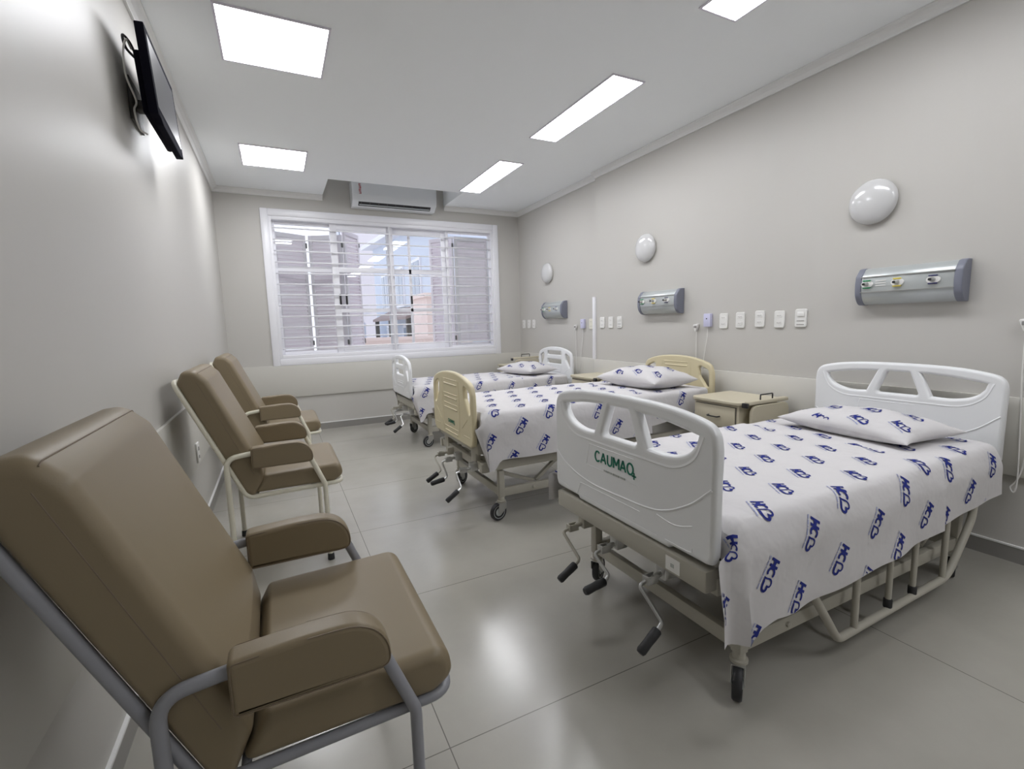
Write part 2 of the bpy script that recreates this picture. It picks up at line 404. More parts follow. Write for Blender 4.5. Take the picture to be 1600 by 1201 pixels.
# folding louvred shutters outside
def shutter(p0, p1, z0=OZ0 + 0.03, z1=OZ1 - 0.07):
    """louvred leaf between plan points p0 and p1"""
    a = Vector((*p0, 0)); b_ = Vector((*p1, 0)); L = (b_ - a).length; d = (b_ - a) / L; n = Vector((-d.y, d.x, 0))
    mt = axes(d, n, (0, 0, 1), a)
    mb = MB()
    mb.box(0, 0.04, -0.014, 0.014, z0, z1, 0.002, mtx=mt); mb.box(L - 0.04, L, -0.014, 0.014, z0, z1, 0.002, mtx=mt)
    mb.box(0.04, L - 0.04, -0.014, 0.014, z0, z0 + 0.05, 0, mtx=mt); mb.box(0.04, L - 0.04, -0.014, 0.014, z1 - 0.05, z1, 0, mtx=mt)
    z = z0 + 0.06
    while z < z1 - 0.06:
        mb.add([(0.035, -0.018, z), (L - 0.035, -0.018, z), (L - 0.035, 0.016, z + 0.050), (0.035, 0.016, z + 0.050),
                (0.035, -0.012, z - 0.002), (L - 0.035, -0.012, z - 0.002), (L - 0.035, 0.020, z + 0.046), (0.035, 0.020, z + 0.046)],
               [[0, 1, 2, 3], [7, 6, 5, 4], [0, 4, 5, 1], [3, 2, 6, 7], [0, 3, 7, 4], [1, 5, 6, 2]], mtx=mt)
        z += 0.046
    o = wbuild(shift(mb), 'shutter_leaf', M['louvre'])
    for hz in (z0 + 0.12, z1 - 0.12): wbuild(shift(MB().box(L - 0.006, L + 0.012, -0.02, 0.004, hz - 0.03, hz + 0.03, 0.002, mtx=mt)), 'hinge', M['dark_metal'], o)
shutter((0.045, BY + 0.17), (0.40, BY + 0.36), z1=OZ1 - 0.13)
shutter((0.44, BY + 0.36), (0.80, BY + 0.17), z1=OZ1 - 0.13)
shutter((0.82, BY + 0.17), (1.04, BY + 0.50))
shutter((2.00, BY + 0.50), (2.22, BY + 0.17))
shutter((2.24, BY + 0.17), (2.735, BY + 0.19))

# ------------------------------------------------------------------ view outside
def grp_building(name, label, loc): 
    return tag(empty(name, loc), label, 'building')
yard = tag(MB().box(-12, 16, BY + 0.6, 40, -1.0, -0.9).build('yard', M['out_ground']), kind='structure')
B = grp_building('blue_house', 'pale blue two storey house with white framed windows seen through the window', (4.2, 12, -0.9))
def lb(mb, o): mb.v = [v - Vector(o.location) for v in mb.v]; return mb
def ob_part(mb, name, m, par): return lb(mb, par if par.parent is None else par.parent).build(name, m, par)
fx = 3.25; ye = 17.3
mb = MB(); vs = [(fx, 8.6, -0.9), (fx, ye, -0.9), (fx, ye, 3.9), (fx, 8.6, 3.45), (fx + 4, 8.6, -0.9), (fx + 4, ye, -0.9), (fx + 4, ye, 3.9), (fx + 4, 8.6, 3.45)]
mb.add(vs, [[0, 3, 2, 1], [4, 5, 6, 7], [0, 4, 7, 3], [1, 2, 6, 5], [3, 7, 6, 2], [0, 1, 5, 4]]); ob_part(mb, 'wall', M['blue_wall'], B)
mb = MB().add([(fx - 0.35, 8.4, 3.42), (fx + 4.2, 8.4, 3.42), (fx + 4.2, ye + 0.3, 3.9), (fx - 0.35, ye + 0.3, 3.9), (fx - 0.35, 8.4, 3.55), (fx + 4.2, 8.4, 3.55), (fx + 4.2, ye + 0.3, 4.03), (fx - 0.35, ye + 0.3, 4.03)],
              [[3, 2, 1, 0], [4, 5, 6, 7], [0, 1, 5, 4], [1, 2, 6, 5], [2, 3, 7, 6], [3, 0, 4, 7]]); ob_part(mb, 'roof', M['pale_roof'], B)
for wy in (9.6, 11.3, 13.0, 15.0):
    wo = MB(); y0, y1, z0, z1 = wy, wy + 0.9, 1.75, 2.85
    wo.box(fx - 0.05, fx + 0.01, y0, y1, z0, z1, 0.0)
    o = ob_part(wo, 'window', M['win_white'], B)
    pn = MB().box(fx - 0.06, fx - 0.045, y0 + 0.07, (y0 + y1) / 2 - 0.03, z0 + 0.07, z1 - 0.07).box(fx - 0.06, fx - 0.045, (y0 + y1) / 2 + 0.03, y1 - 0.07, z0 + 0.07, z1 - 0.07)
    ob_part(pn, 'pane', M['dark_glass'], o)
for wy in (12.2, 14.4):
    o = ob_part(MB().box(fx - 0.05, fx + 0.01, wy, wy + 1.1, 0.2, 1.25), 'window', M['win_white'], B)
    ob_part(MB().box(fx - 0.06, fx - 0.045, wy + 0.08, wy + 1.02, 0.28, 1.17), 'pane', M['dark_glass'], o)
mb = MB().add([(fx - 0.7, 10.3, 1.42), (fx - 0.07, 10.3, 1.72), (fx - 0.07, 14.2, 1.72), (fx - 0.7, 14.2, 1.42), (fx - 0.7, 10.3, 1.36), (fx - 0.07, 10.3, 1.60), (fx - 0.07, 14.2, 1.60), (fx - 0.7, 14.2, 1.36)],
              [[0, 1, 2, 3], [7, 6, 5, 4], [0, 4, 5, 1], [3, 2, 6, 7], [0, 3, 7, 4]]); ob_part(mb, 'awning', M['roof'], B)
for px in (10.4, 12.2, 14.0): ob_part(MB().box(fx - 0.66, fx - 0.56, px, px + 0.1, -0.9, 1.4), 'post', M['dark_metal'], B)
P_ = tag(MB().box(2.62, 2.95, 8.9, 9.9, -0.9, 1.75, 0.0).box(2.57, 3.0, 8.85, 9.95, 1.75, 1.83).build('annex', M['peach']), 'peach rendered annex wall standing before the blue house', 'wall')
P2 = tag(MB().box(0.6, 3.2, 8.05, 8.2, -0.9, 0.98).box(0.56, 3.24, 8.02, 8.23, 0.98, 1.03).build('garden_wall', M['peach']), 'low peach garden wall across the bottom of the window view', 'wall')
T_ = grp_building('apartment_tower', 'pale beige tower block standing farthest left behind the blue house', (1.6, 24, -0.9))
ob_part(MB().box(3.2, 6.6, 24, 30, -0.9, 7.2), 'wall', M['beige_wall'], T_)
for k in range(3):
    ob_part(MB().box(3.15, 3.2, 25.2, 26.4, 1.4 + 2.0 * k, 2.5 + 2.0 * k), 'window', M['dark_glass'], T_)
S_ = grp_building('shed', 'white low shed with pale sheet roof beside the blue house', (2.3, 15, -0.9))
ob_part(MB().box(1.9, 2.4, 14.6, 17.0, -0.9, 1.35), 'wall', M['blue_wall'], S_)
ob_part(MB().add([(1.7, 14.3, 1.35), (2.5, 14.3, 1.6), (2.5, 17.2, 1.6), (1.7, 17.2, 1.35), (1.7, 14.3, 1.45), (2.5, 14.3, 1.7), (2.5, 17.2, 1.7), (1.7, 17.2, 1.45)],
              [[3, 2, 1, 0], [4, 5, 6, 7], [0, 1, 5, 4], [1, 2, 6, 5], [2, 3, 7, 6], [3, 0, 4, 7]]), 'roof', M['pale_roof'], S_)
o = ob_part(MB().box(1.95, 2.35, 14.55, 14.61, 0.35, 0.75), 'window', M['win_white'], S_)
ob_part(MB().box(1.99, 2.13, 14.54, 14.56, 0.40, 0.70).box(2.17, 2.31, 14.54, 14.56, 0.40, 0.70), 'pane', M['dark_glass'], o)

# ------------------------------------------------------------------ ceiling lamps
def lamp(x0, x1, y0, y1, label, group, screw=False):
    L = tag(empty('ceiling_light', ((x0 + x1) / 2, (y0 + y1) / 2, CZ)), label, 'ceiling light', group)
    a, b_ = (x1 - x0) / 2, (y1 - y0) / 2
    mb = MB(); t = 0.012
    mb.box(-a - t, -a, -b_ - t, b_ + t, -0.008, 0.0, 0.001).box(a, a + t, -b_ - t, b_ + t, -0.008, 0.0, 0.001).box(-a, a, -b_ - t, -b_, -0.008, 0.0, 0.001).box(-a, a, b_, b_ + t, -0.008, 0.0, 0.001)
    mb.build('frame', M['led_frame'], L)
    MB().box(-a, a, -b_, b_, -0.005, -0.0005).build('diffuser', M['led'], L)
    if screw: MB().lathe([(0.004, 0), (0.004, 0.004)], 10, mtx=Matrix.Translation((0.0, 0.0, -0.010))).build('sensor', M['slot'], L)
lamp(-0.137, 0.365, 2.745, 3.252, 'square white LED ceiling light nearest the television, small dot at its centre', 'square LED ceiling lights', True)
lamp(-0.145, 0.358, 4.61, 5.14, 'square white LED ceiling light nearest the window wall', 'square LED ceiling lights')
lamp(2.005, 2.24, 2.515, 3.58, 'long narrow LED ceiling light, middle of the row above the beds', 'long LED ceiling lights')
lamp(2.005, 2.24, 4.185, 5.245, 'long narrow LED ceiling light closest to the air conditioner', 'long LED ceiling lights')
lamp(2.005, 2.24, 0.765, 1.83, 'long narrow LED ceiling light cut by the top edge, above the nearest bed', 'long LED ceiling lights')

# the long row carries on into the part of the ward behind the camera
lamp(2.005, 2.24, -0.985, 0.08, 'long narrow LED ceiling light behind the camera on the bed side', 'long LED ceiling lights')
lamp(2.005, 2.24, -2.735, -1.67, 'long narrow LED ceiling light at the entrance end behind the camera', 'long LED ceiling lights')

# ------------------------------------------------------------------ air conditioner
A = tag(empty('air_conditioner', (1.405, BY, 2.605)), 'white wall mounted air conditioner in the ceiling recess above the window', 'air conditioner')
hw = 0.50
prof = rounded([(0, 0.0, 0.0), (-0.10, -0.0, 0.01), (-0.185, 0.055, 0.03), (-0.205, 0.12, 0.06), (-0.205, 0.285, 0.03), (0, 0.285, 0.0)], 6)
me = plate([[(p[0], p[1]) for p in prof]], hw * 2, 0.012, 3)
MB().mesh(me, axes((0, 1, 0), (0, 0, 1), (1, 0, 0))).build('body', M['ac'], A)
# air outlet, set on the sloping underside of the front
sl = axes((1, 0, 0), Vector((0, -0.082, 0.055)).normalized(), Vector((0, -0.055, -0.082)).normalized(), (0, -0.143, 0.0275))
o = MB().box(-0.43, 0.43, -0.028, 0.036, -0.004, 0.003, 0.002, mtx=sl).build('air_outlet', M['black'], A)
for k in range(9):
    x = -0.40 + k * 0.1
    MB().box(x - 0.003, x + 0.003, -0.022, 0.028, 0.002, 0.006, mtx=sl).build('vane', M['dark_metal'], o)
MB().box(-0.42, 0.42, -0.012, 0.001, 0.003, 0.006, mtx=sl).build('louvre_flap', M['panel_metal'], o)
mb = MB()   # red vertical lettering on the front, upper left
for k in range(4):
    z = 0.215 - k * 0.030
    mb.box(-0.425, -0.400, -0.2075, -0.2045, z, z + 0.004).box(-0.425, -0.400, -0.2075, -0.2045, z + 0.018, z + 0.022).box(-0.425 + (k % 2) * 0.020, -0.420 + (k % 2) * 0.020, -0.2075, -0.2045, z, z + 0.022)
    mb.box(-0.414, -0.411, -0.2075, -0.2045, z + 0.004, z + 0.018)
mb.build('red_lettering', M['red'], A)['label'] = 'small red vertical lettering'

# ------------------------------------------------------------------ television
T = tag(empty('television', (LX, 2.765, 2.215)), 'black flat television on a wall arm high on the left wall', 'television')
def tl(x): return x - LX
TB = axes(Vector((0, 1, 0)), Vector((-0.05, 0, 1)).normalized(), Vector((1, 0, 0.05)).normalized(), (0.112, 0, 0.02))  # local x along wall, y up, z out
mb = MB().box(-0.292, 0.292, -0.145, 0.20, -0.020, 0.012, 0.003, mtx=TB); mb.box(-0.24, 0.24, -0.13, 0.12, -0.048, -0.018, 0.012, mtx=TB)
mb.build('casing', M['tv_body'], T)
MB().box(-0.262, 0.262, -0.105, 0.170, 0.0105, 0.0125, 0.0, mtx=TB).build('screen', M['tv_screen'], T)
mb = MB().mesh(plate([rounded([(-0.292, -0.125, 0.0), (-0.21, -0.160, 0.05), (0.21, -0.160, 0.05), (0.292, -0.125, 0.0)])], 0.026, 0.004), TB)
mb.build('speaker_bar', M['tv_body'], T)
mb = MB().box(0, 0.012, -0.10, 0.10, -0.09, 0.09, 0.002).box(0.01, 0.07, -0.03, 0.03, -0.02, 0.02, 0.003)
mb.build('wall_bracket', M['dark_metal'], T)
MB().tube(spline([(0.05, -0.20, 0.15), (0.045, -0.25, 0.160), (0.035, -0.275, 0.10), (0.03, -0.25, 0.02), (0.045, -0.20, -0.05), (0.035, -0.20, -0.09), (0.035, -0.14, -0.14), (0.05, -0.08, -0.14)], 8), 0.004, 8).build('white_cable', M['cord'], T)['label'] = 'white power cable'
MB().tube(spline([(0.06, -0.22, 0.11), (0.04, -0.25, 0.13), (0.035, -0.25, 0.175), (0.05, -0.21, 0.165), (0.07, -0.18, 0.10)], 8), 0.005, 8).build('black_cable', M['black'], T)['label'] = 'black looped cable'

# ------------------------------------------------------------------ armchairs
def back_z(x): return x
def make_chair(tube_m, label, x, y, bo=0.0):
    # bo: extra set-back of the backrest
    C = tag(empty('armchair', (x, y, 0)), label, 'armchair', 'reclined vinyl armchairs along the left wall')
    # back cushion (side profile in x-z, extruded across y)
    bc = rounded([(-0.424, 0.972, 0.03), (-0.196, 0.412, 0.02), (-0.165, 0.388, 0.015), (-0.112, 0.470, 0.02), (-0.120, 0.55, 0.05), (-0.305, 0.985, 0.05), (-0.350, 1.030, 0.04), (-0.400, 1.025, 0.03)], 6)
    bc = [(p[0] + bo * min(1, max(0, (p[1] - 0.36) / 0.15)), p[1]) for p in bc]
    me = cushion(bc, atan2(-0.928, 0.372), 0.540, 0.030, 0.28, 0.018); mb = MB().mesh(me)
    k = min(range(len(bc)), key=lambda q: hypot(bc[q][0] - bo + 0.330, bc[q][1] - 1.018)); nb = len(bc)
    sl = [me.vertices[i * nb + k].co.copy() + Vector((0.0005, 0, 0.0005)) for i in range(4, len(me.vertices) // nb - 4)]
    mb.tube(sl, 0.0014, 6, mi=1, cap=False)
    for yy in (0.0150, 0.5450):
        mb.tube([(-0.345 + bo, yy - (0.004 if yy < 0.1 else -0.004), 0.975), (-0.150 + bo, yy - (0.004 if yy < 0.1 else -0.004), 0.505)], 0.0016, 6, mi=1)
    mb.build('back_cushion', [M['vinyl'], M['seam']], C)
    sc = rounded([(-0.158, 0.411, 0.01), (0.215, 0.411, 0.03), (0.256, 0.440, 0.03), (0.246, 0.508, 0.04), (-0.110, 0.498, 0.015)], 6)
    mb = MB().mesh(cushion(sc, 0.0, 0.532, 0.026, 0.28, 0.014))
    mb.build('seat_cushion', [M['vinyl'], M['seam']], C)
    # seat and back tube: one hoop, each side joined across the front and the top
    r = 0.0115
    def side(yy): return [(-0.438, yy, 0.975, 0.05), (-0.188, yy, 0.395, 0.05), (0.250, yy, 0.405, 0.03)]
    a = side(0.022); b_ = side(0.538)
    a = [(p[0] + bo * (1, 0.8, 0)[i],) + tuple(p[1:]) for i, p in enumerate(a)]; b_ = [(p[0] + bo * (1, 0.8, 0)[i],) + tuple(p[1:]) for i, p in enumerate(b_)]
    pts = [(-0.428 + bo, 0.28, 0.968)] + [(-0.436 + bo, 0.022, 0.978, 0.05)] + [a[1], (0.246, 0.022, 0.405, 0.05), (0.246, 0.538, 0.405, 0.05), b_[1], (-0.436 + bo, 0.538, 0.978, 0.05), (-0.428 + bo, 0.28, 0.968)]
    MB().tube(path3(pts, 7), r, 12).build('seat_frame', tube_m, C)
    MB().tube([(-0.15, 0.03, 0.396), (-0.15, 0.53, 0.396)], 0.009, 8).build('cross_bar', tube_m, C)
    for yy in (0.0, 0.56):
        pts = [(-0.262, yy, 0.02), (-0.262, yy, 0.605, 0.055), (-0.10, yy, 0.622, 0.02), (0.078, yy, 0.622, 0.05), (0.162, yy, 0.41, 0.05), (0.163, yy, 0.02)]
        o = MB().tube(path3(pts, 8), 0.0125, 12).build('arm_leg_loop', tube_m, C)
        for fx_ in (-0.262, 0.163): MB().lathe([(0.013, 0.0), (0.017, 0.001), (0.016, 0.03), (0.0145, 0.034)], 14, mtx=Matrix.Translation((fx_, yy, 0))).build('rubber_foot', M['rubber'], o)
        ap = rounded([(-0.110, 0.6495, 0), (-0.157, 0.646, 0.012), (-0.157, 0.543, 0.008), (0.085, 0.543, 0)], 5) + [tuple(p) for p in spline([(0.100, 0.5445), (0.112, 0.552), (0.1165, 0.568), (0.112, 0.597), (0.097, 0.624), (0.073, 0.643), (0.040, 0.653), (-0.03, 0.6545)], 5)]
        mb = MB().mesh(plate([ap], 0.058, 0.012, 4), XZ(yy))
        for sgn in (-1, 1):
            seam = [(p[0] * 0.97, yy + sgn * 0.0275, 0.594 + (p[1] - 0.594) * 0.93) for p in ap]
            mb.tube([Vector(p) for p in seam], 0.0012, 5, mi=1, cap=False)
        mb.build('armrest', [M['vinyl'], M['seam']], C)
    return C
make_chair(M['grey_tube'], 'large brown vinyl armchair with grey tube frame nearest the camera', 0.035, 0.893, bo=-0.028)
ch2 = make_chair(M['cream_tube'], 'brown vinyl armchair with cream tube frame, middle of the three armchairs', 0.0, 2.53)
ch3 = copy_tree(ch2); ch3.location = (0.0, 3.87, 0); ch3['label'] = 'brown vinyl armchair with cream tube frame closest to the window'

# ------------------------------------------------------------------ beds
def arcpts(pts, n=6): return [tuple(p) for p in spline(pts, n)]
def board_modern(W_, z0, z1):
    """outline and holes (local u to the near side = -y mapped, v = height)"""
    h = W_ / 2; H = z1
    out = [(-h, z0 + 0.03), (-h + 0.012, z0 + 0.004), (-h + 0.03, z0), (-0.26, z0), (-0.25, z0 - 0.012), (0.25, z0 - 0.012), (0.26, z0), (h - 0.03, z0), (h - 0.012, z0 + 0.004), (h, z0 + 0.03)]
    top = spline([(h, z0 + 0.25), (h, H - 0.10), (h - 0.018, H - 0.050), (h - 0.07, H - 0.026), (0.22, H - 0.006), (0, H), (-0.22, H - 0.006), (-h + 0.07, H - 0.026), (-h + 0.018, H - 0.050), (-h, H - 0.10), (-h, z0 + 0.25)], 6)
    out = out + [tuple(p) for p in top]
    t = H - 0.047
    mid = rounded([(-0.052, t, 0.008), (0.052, t, 0.008), (0.098, H - 0.165, 0.01), (-0.098, H - 0.165, 0.01)], 4)
    def side(s):
        a = [(s * 0.100, t - 0.001), (s * 0.22, t - 0.009), (s * 0.36, t - 0.030)]
        b_ = [(s * 0.352, t - 0.058), (s * 0.325, t - 0.088), (s * 0.28, H - 0.155), (s * 0.22, H - 0.165), (s * 0.150, H - 0.163)]
        return [tuple(p) for p in spline(a, 5)] + [tuple(p) for p in spline(b_, 5)]
    return [out, mid, side(1), side(-1)]
def board_arch(W_, z0, z1, window_slots):
    h = W_ / 2; H = z1
    out = [(-h + 0.05, z0), (h - 0.05, z0), (h - 0.012, z0 + 0.02)]
    top = spline([(h, z0 + 0.07), (h, H - 0.16), (h - 0.010, H - 0.10), (h - 0.05, H - 0.050), (0.18, H - 0.012), (0, H), (-0.18, H - 0.012), (-h + 0.05, H - 0.050), (-h + 0.010, H - 0.10), (-h, H - 0.16), (-h, z0 + 0.07)], 6)
    out += [tuple(p) for p in top] + [(-h + 0.012, z0 + 0.02)]
    holes = []
    for s in (1, -1):
        holes.append(rounded([(s * (h - 0.145), H - 0.065, 0.02), (s * (h - 0.045), H - 0.105, 0.03), (s * (h - 0.040), H - 0.235, 0.02), (s * (h - 0.065), H - 0.235, 0.015), (s * (h - 0.135), H - 0.150, 0.03)], 5))
    if window_slots:
        holes.append(rounded([(-0.17, H - 0.095, 0.015), (-0.16, H - 0.048, 0.015), (0.16, H - 0.048, 0.015), (0.17, H - 0.095, 0.015)], 4))
        holes.append(rounded([(-0.16, H - 0.20, 0.015), (-0.17, H - 0.148, 0.015), (0.17, H - 0.148, 0.015), (0.16, H - 0.20, 0.015)], 4))
    return [out] + holes

def relief(mb, pts, x, r=0.004, n=6, seg=6):
    x = x + r * 0.35
    P = spline([(x, -p[0], p[1]) for p in pts], seg) if len(pts) > 2 else [Vector((x, -p[0], p[1])) for p in pts]
    mb.tube(P, r, n)

def ribbon(mb, pts, w_, t, mtx):
    n = len(pts); vs = []
    for i, p in enumerate(pts):
        a = pts[max(0, i - 1)]; c_ = pts[min(n - 1, i + 1)]
        if n > 3 and pts[0] == pts[-1] and i in (0, n - 1): a, c_ = pts[-2], pts[1]
        dx, dy = c_[0] - a[0], c_[1] - a[1]; d = hypot(dx, dy) or 1; nx, ny = -dy / d * w_ / 2, dx / d * w_ / 2
        for sg in (1, -1):
            for z in (-t, t): vs.append((p[0] + nx * sg, p[1] + ny * sg, z))
    fs = []
    for i in range(n - 1):
        a = i * 4; b_ = a + 4
        fs += [[a + 1, a + 3, b_ + 3, b_ + 1], [a, b_, b_ + 2, a + 2], [a, a + 1, b_ + 1, b_], [a + 2, b_ + 2, b_ + 3, a + 3]]
    fs += [[0, 2, 3, 1], [4 * n - 4, 4 * n - 3, 4 * n - 1, 4 * n - 2]]
    mb.add(vs, fs, 0, False, mtx)
LETTERS = {'C': [[(cos(radians(45 + 270 * k / 14)), sin(radians(45 + 270 * k / 14))) for k in range(15)]],
           'A': [[(-0.95, -1), (0, 1)], [(0, 1), (0.95, -1)], [(-0.55, -0.35), (0.55, -0.35)]],
           'U': [[(-0.8, 1), (-0.8, -0.3)] + [(0.8 * cos(radians(180 + 18 * k)), -0.3 + 0.7 * sin(radians(180 + 18 * k))) for k in range(1, 10)] + [(0.8, -0.3), (0.8, 1)]],
           'M': [[(-0.95, -1), (-0.95, 1)], [(-0.95, 1), (0, -0.4)], [(0, -0.4), (0.95, 1)], [(0.95, 1), (0.95, -1)]],
           'Q': [[(cos(radians(15 * k)), sin(radians(15 * k))) for k in range(25)]]}
def make_bed(name, label, x, y, L, style, WB, zb, zt, mhw, mz, fz, caster_x, caster_hy, rails, rz=0.0, logo=None, hx=None):
    """local x from the foot board (0) to the head (L); y across; origin on the floor below the foot board centre"""
    bed = tag(empty(name, (x, y, 0), rz), label, 'hospital bed', 'hospital beds in a row')
    bmat = M['board_cream'] if style == 'cream' else M['board_white']
    FM = M['bed_metal']; th = 0.040 if style == 'modern' else 0.032
    for part, bx, face in (('footboard', th / 2, -1), ('headboard', L - th / 2, -1)):
        shp = board_modern(WB, zb, zt) if style == 'modern' else board_arch(WB, zb, zt, style == 'arch')
        mb = MB().mesh(plate(shp, th, th * 0.36, 4), YZ(bx))
        xf = bx - th / 2
        if style == 'modern':
            relief(mb, [(-WB / 2 + 0.012, zb + 0.165), (-0.33, zb + 0.115), (-0.18, zb + 0.085), (0, zb + 0.085), (0.20, zb + 0.10), (0.33, zb + 0.16), (WB / 2 - 0.012, zb + 0.235)], xf, 0.0045)
            relief(mb, [(0.085, zb + 0.243), (-0.175, zb + 0.243)], xf, 0.002); relief(mb, [(-0.175, zb + 0.243), (-0.195, zb + 0.155), (0.11, zb + 0.155)], xf, 0.002, seg=1)
            relief(mb, [(-0.24, zb + 0.065), (-0.26, zb + 0.012), (0.20, zb + 0.012)], xf, 0.002, seg=1); relief(mb, [(-0.24, zb + 0.065), (0.12, zb + 0.065)], xf, 0.002)
            relief(mb, [(0.20, zb + 0.085), (0.28, zb + 0.078), (0.35, zb + 0.10)], xf, 0.003); relief(mb, [(0.24, zb + 0.015), (0.34, zb + 0.015), (0.352, zb + 0.03)], xf, 0.002)
            relief(mb, [(-0.40, zb + 0.10), (-0.40, zb + 0.03), (-0.33, zb + 0.02)], xf, 0.002, seg=1)
            # raised rim below the openings
            relief(mb, [(-0.385, zt - 0.075), (-0.35, zt - 0.15), (-0.27, zt - 0.195), (-0.15, zt - 0.20), (0, zt - 0.20), (0.15, zt - 0.20), (0.27, zt - 0.195), (0.35, zt - 0.15), (0.385, zt - 0.075)], xf + 0.003, 0.008, seg=8)
        else:
            a0 = -0.13; a1 = 0.13
            rows = [zt - 0.265, zt - 0.285, zt - 0.32, zt - 0.40] if style == 'arch' else [zt - 0.055, zt - 0.085, zt - 0.150, zt - 0.175, zt - 0.215, zt - 0.245, zt - 0.375, zt - 0.405]
            for k, zz in enumerate(rows):
                if zz < zb + 0.02: continue
                relief(mb, [(a0 + 0.01 * (k % 2), zz), (a1 - 0.01 * (k % 2), zz)], xf, 0.007 if k % 2 else 0.005)
            for s in (-1, 1):
                relief(mb, [(s * 0.155, zt - 0.05), (s * 0.165, (zt + zb) / 2), (s * 0.150, zb + 0.03)], xf, 0.003)
                relief(mb, [(s * 0.20, zb + 0.10), (s * 0.30, zb + 0.17)], xf, 0.004)
                relief(mb, [(s * 0.23, zb + 0.06), (s * 0.33, zb + 0.06)], xf, 0.004)
        bo = mb.build(part, bmat, bed)
        if part == 'footboard' and logo:
            cy, cz, size = logo
            mt = YZ(xf - 0.0012); mt.translation = Vector((xf - 0.0012, -cy, cz))
            t = MB(); adv = size * 0.66; x0_ = -adv * 2.55; hh = size * 0.34
            for q, strokes in enumerate(LETTERS['CAUMAQ'[k]] for k in range(6)):
                for st in strokes: ribbon(t, [(x0_ + adv * q + (size * 0.05 if q == 0 else 0) + p[0] * size * 0.27, p[1] * hh) for p in st], size * 0.115, 0.0008, mt)
            # cross stroke at the tail of the last letter
            t.box(size * 1.78, size * 2.16, -size * 0.42, -size * 0.33, -0.0006, 0.0006, mtx=mt).box(size * 1.93, size * 2.02, -size * 0.58, -size * 0.16, -0.0006, 0.0006, mtx=mt)
            t.build('lettering', M['green'], bo)['label'] = 'dark green CAUMAQ lettering'
            t = MB(); xx = -size * 0.95
            for k in range(12):
                w_ = size * (0.07 + 0.05 * ((k * 7) % 3)); t.box(xx, xx + w_, -size * 0.86, -size * 0.74, -0.0005, 0.0005, mtx=mt); xx += w_ + size * (0.05 if k % 4 else 0.10)
            t.build('small_lettering', M['print_grey'], bo)['label'] = 'tiny grey line of lettering'
    # upper frame: rectangular tubes, lying surface of steel panels
    u0, u1 = 0.05, L - 0.06; hy = mhw - 0.02
    mb = MB()
    for s in (-1, 1): mb.box(u0, u1, s * hy - 0.018, s * hy + 0.018, fz, fz + 0.055, 0.003)
    for ux in (u0 + 0.02, L * 0.35, L * 0.68, u1): mb.box(ux - 0.02, ux + 0.02, -hy, hy, fz + 0.002, fz + 0.050, 0.003)
    mb.build('upper_frame', FM, bed)
    mb = MB()
    for a, b_ in ((0.09, 0.55), (0.56, 0.95), (0.96, 1.15), (1.16, L - 0.09)):
        mb.box(a, b_, -hy + 0.01, hy - 0.01, mz - 0.145, mz - 0.125, 0.003)
        for s in (-1, 1): mb.box(a + 0.05, a + 0.08, s * 0.25 - 0.015, s * 0.25 + 0.015, fz + 0.05, mz - 0.145)
    mb.build('lying_surface', M['dark_metal'], bed)
    # foot and head cross beams carrying the boards
    bz = zb - 0.018 if style == 'modern' else min(zb + 0.03, mz - 0.15)
    bx0 = -0.005 if style == 'modern' else th + 0.002
    mb = MB().box(bx0, bx0 + 0.055, -WB / 2 + 0.02, WB / 2 - 0.02, bz - 0.07, bz, 0.006)
    mb.box(0.04, 0.10, -hy - 0.02, -hy + 0.02, fz - 0.005, fz + 0.05, 0.003).box(0.04, 0.10, hy - 0.02, hy + 0.02, fz - 0.005, fz + 0.05, 0.003)
    zk = min(zb + 0.02, mz - 0.15)
    mb.box(bx0 + 0.01, bx0 + 0.045, -0.30, -0.22, fz + 0.02, zk, 0.003).box(bx0 + 0.01, bx0 + 0.045, 0.22, 0.30, fz + 0.02, zk, 0.003)
    mb.build('foot_beam', FM, bed)
    mb = MB().box(L - 0.06, L - 0.005, -WB / 2 + 0.04, WB / 2 - 0.04, fz - 0.01, fz + 0.05, 0.006)
    mb.box(L - 0.05, L - 0.01, -0.30, -0.22, fz + 0.04, zb + 0.04, 0.003).box(L - 0.05, L - 0.01, 0.22, 0.30, fz + 0.04, zb + 0.04, 0.003)
    mb.build('head_beam', FM, bed)
    # base frame
    hx = L - 0.34 if hx is None else hx; cy_ = caster_hy; yo = -0.03 if style == 'modern' else 0.0
    mb = MB()
    for s in (-1, 1): mb.box(caster_x, hx, yo + s * cy_ - 0.014, yo + s * cy_ + 0.014, 0.148, 0.200, 0.003)
    for ux in (caster_x, hx): mb.box(ux - 0.014, ux + 0.014, yo - cy_, yo + cy_, 0.148, 0.198, 0.003)
    for s in (-1, 1):   # V shaped struts
        yy = yo + s * (cy_ - 0.03)
        for (ax, az), (cx2, cz2) in (((caster_x + 0.0, fz - 0.03), (caster_x + 0.24, 0.20)), ((caster_x + 0.26, 0.20), (caster_x + 0.44, fz + 0.01)), ((hx, fz - 0.03), (hx - 0.24, 0.20)), ((hx - 0.26, 0.20), (hx - 0.44, fz + 0.01))):
            mb.tube([(ax, yy, az), (cx2, yy, cz2)], 0.015, 4)
        mb.lathe([(0.010, 0), (0.010, 0.008), (0.004, 0.011)], 12, mtx=axes((1, 0, 0), (0, 0, 1), (0, s, 0), (caster_x + 0.22, yo + s * (cy_ + 0.013), 0.174)))
    mb.build('base_frame', FM, bed)
    # legs with casters
    legs = []
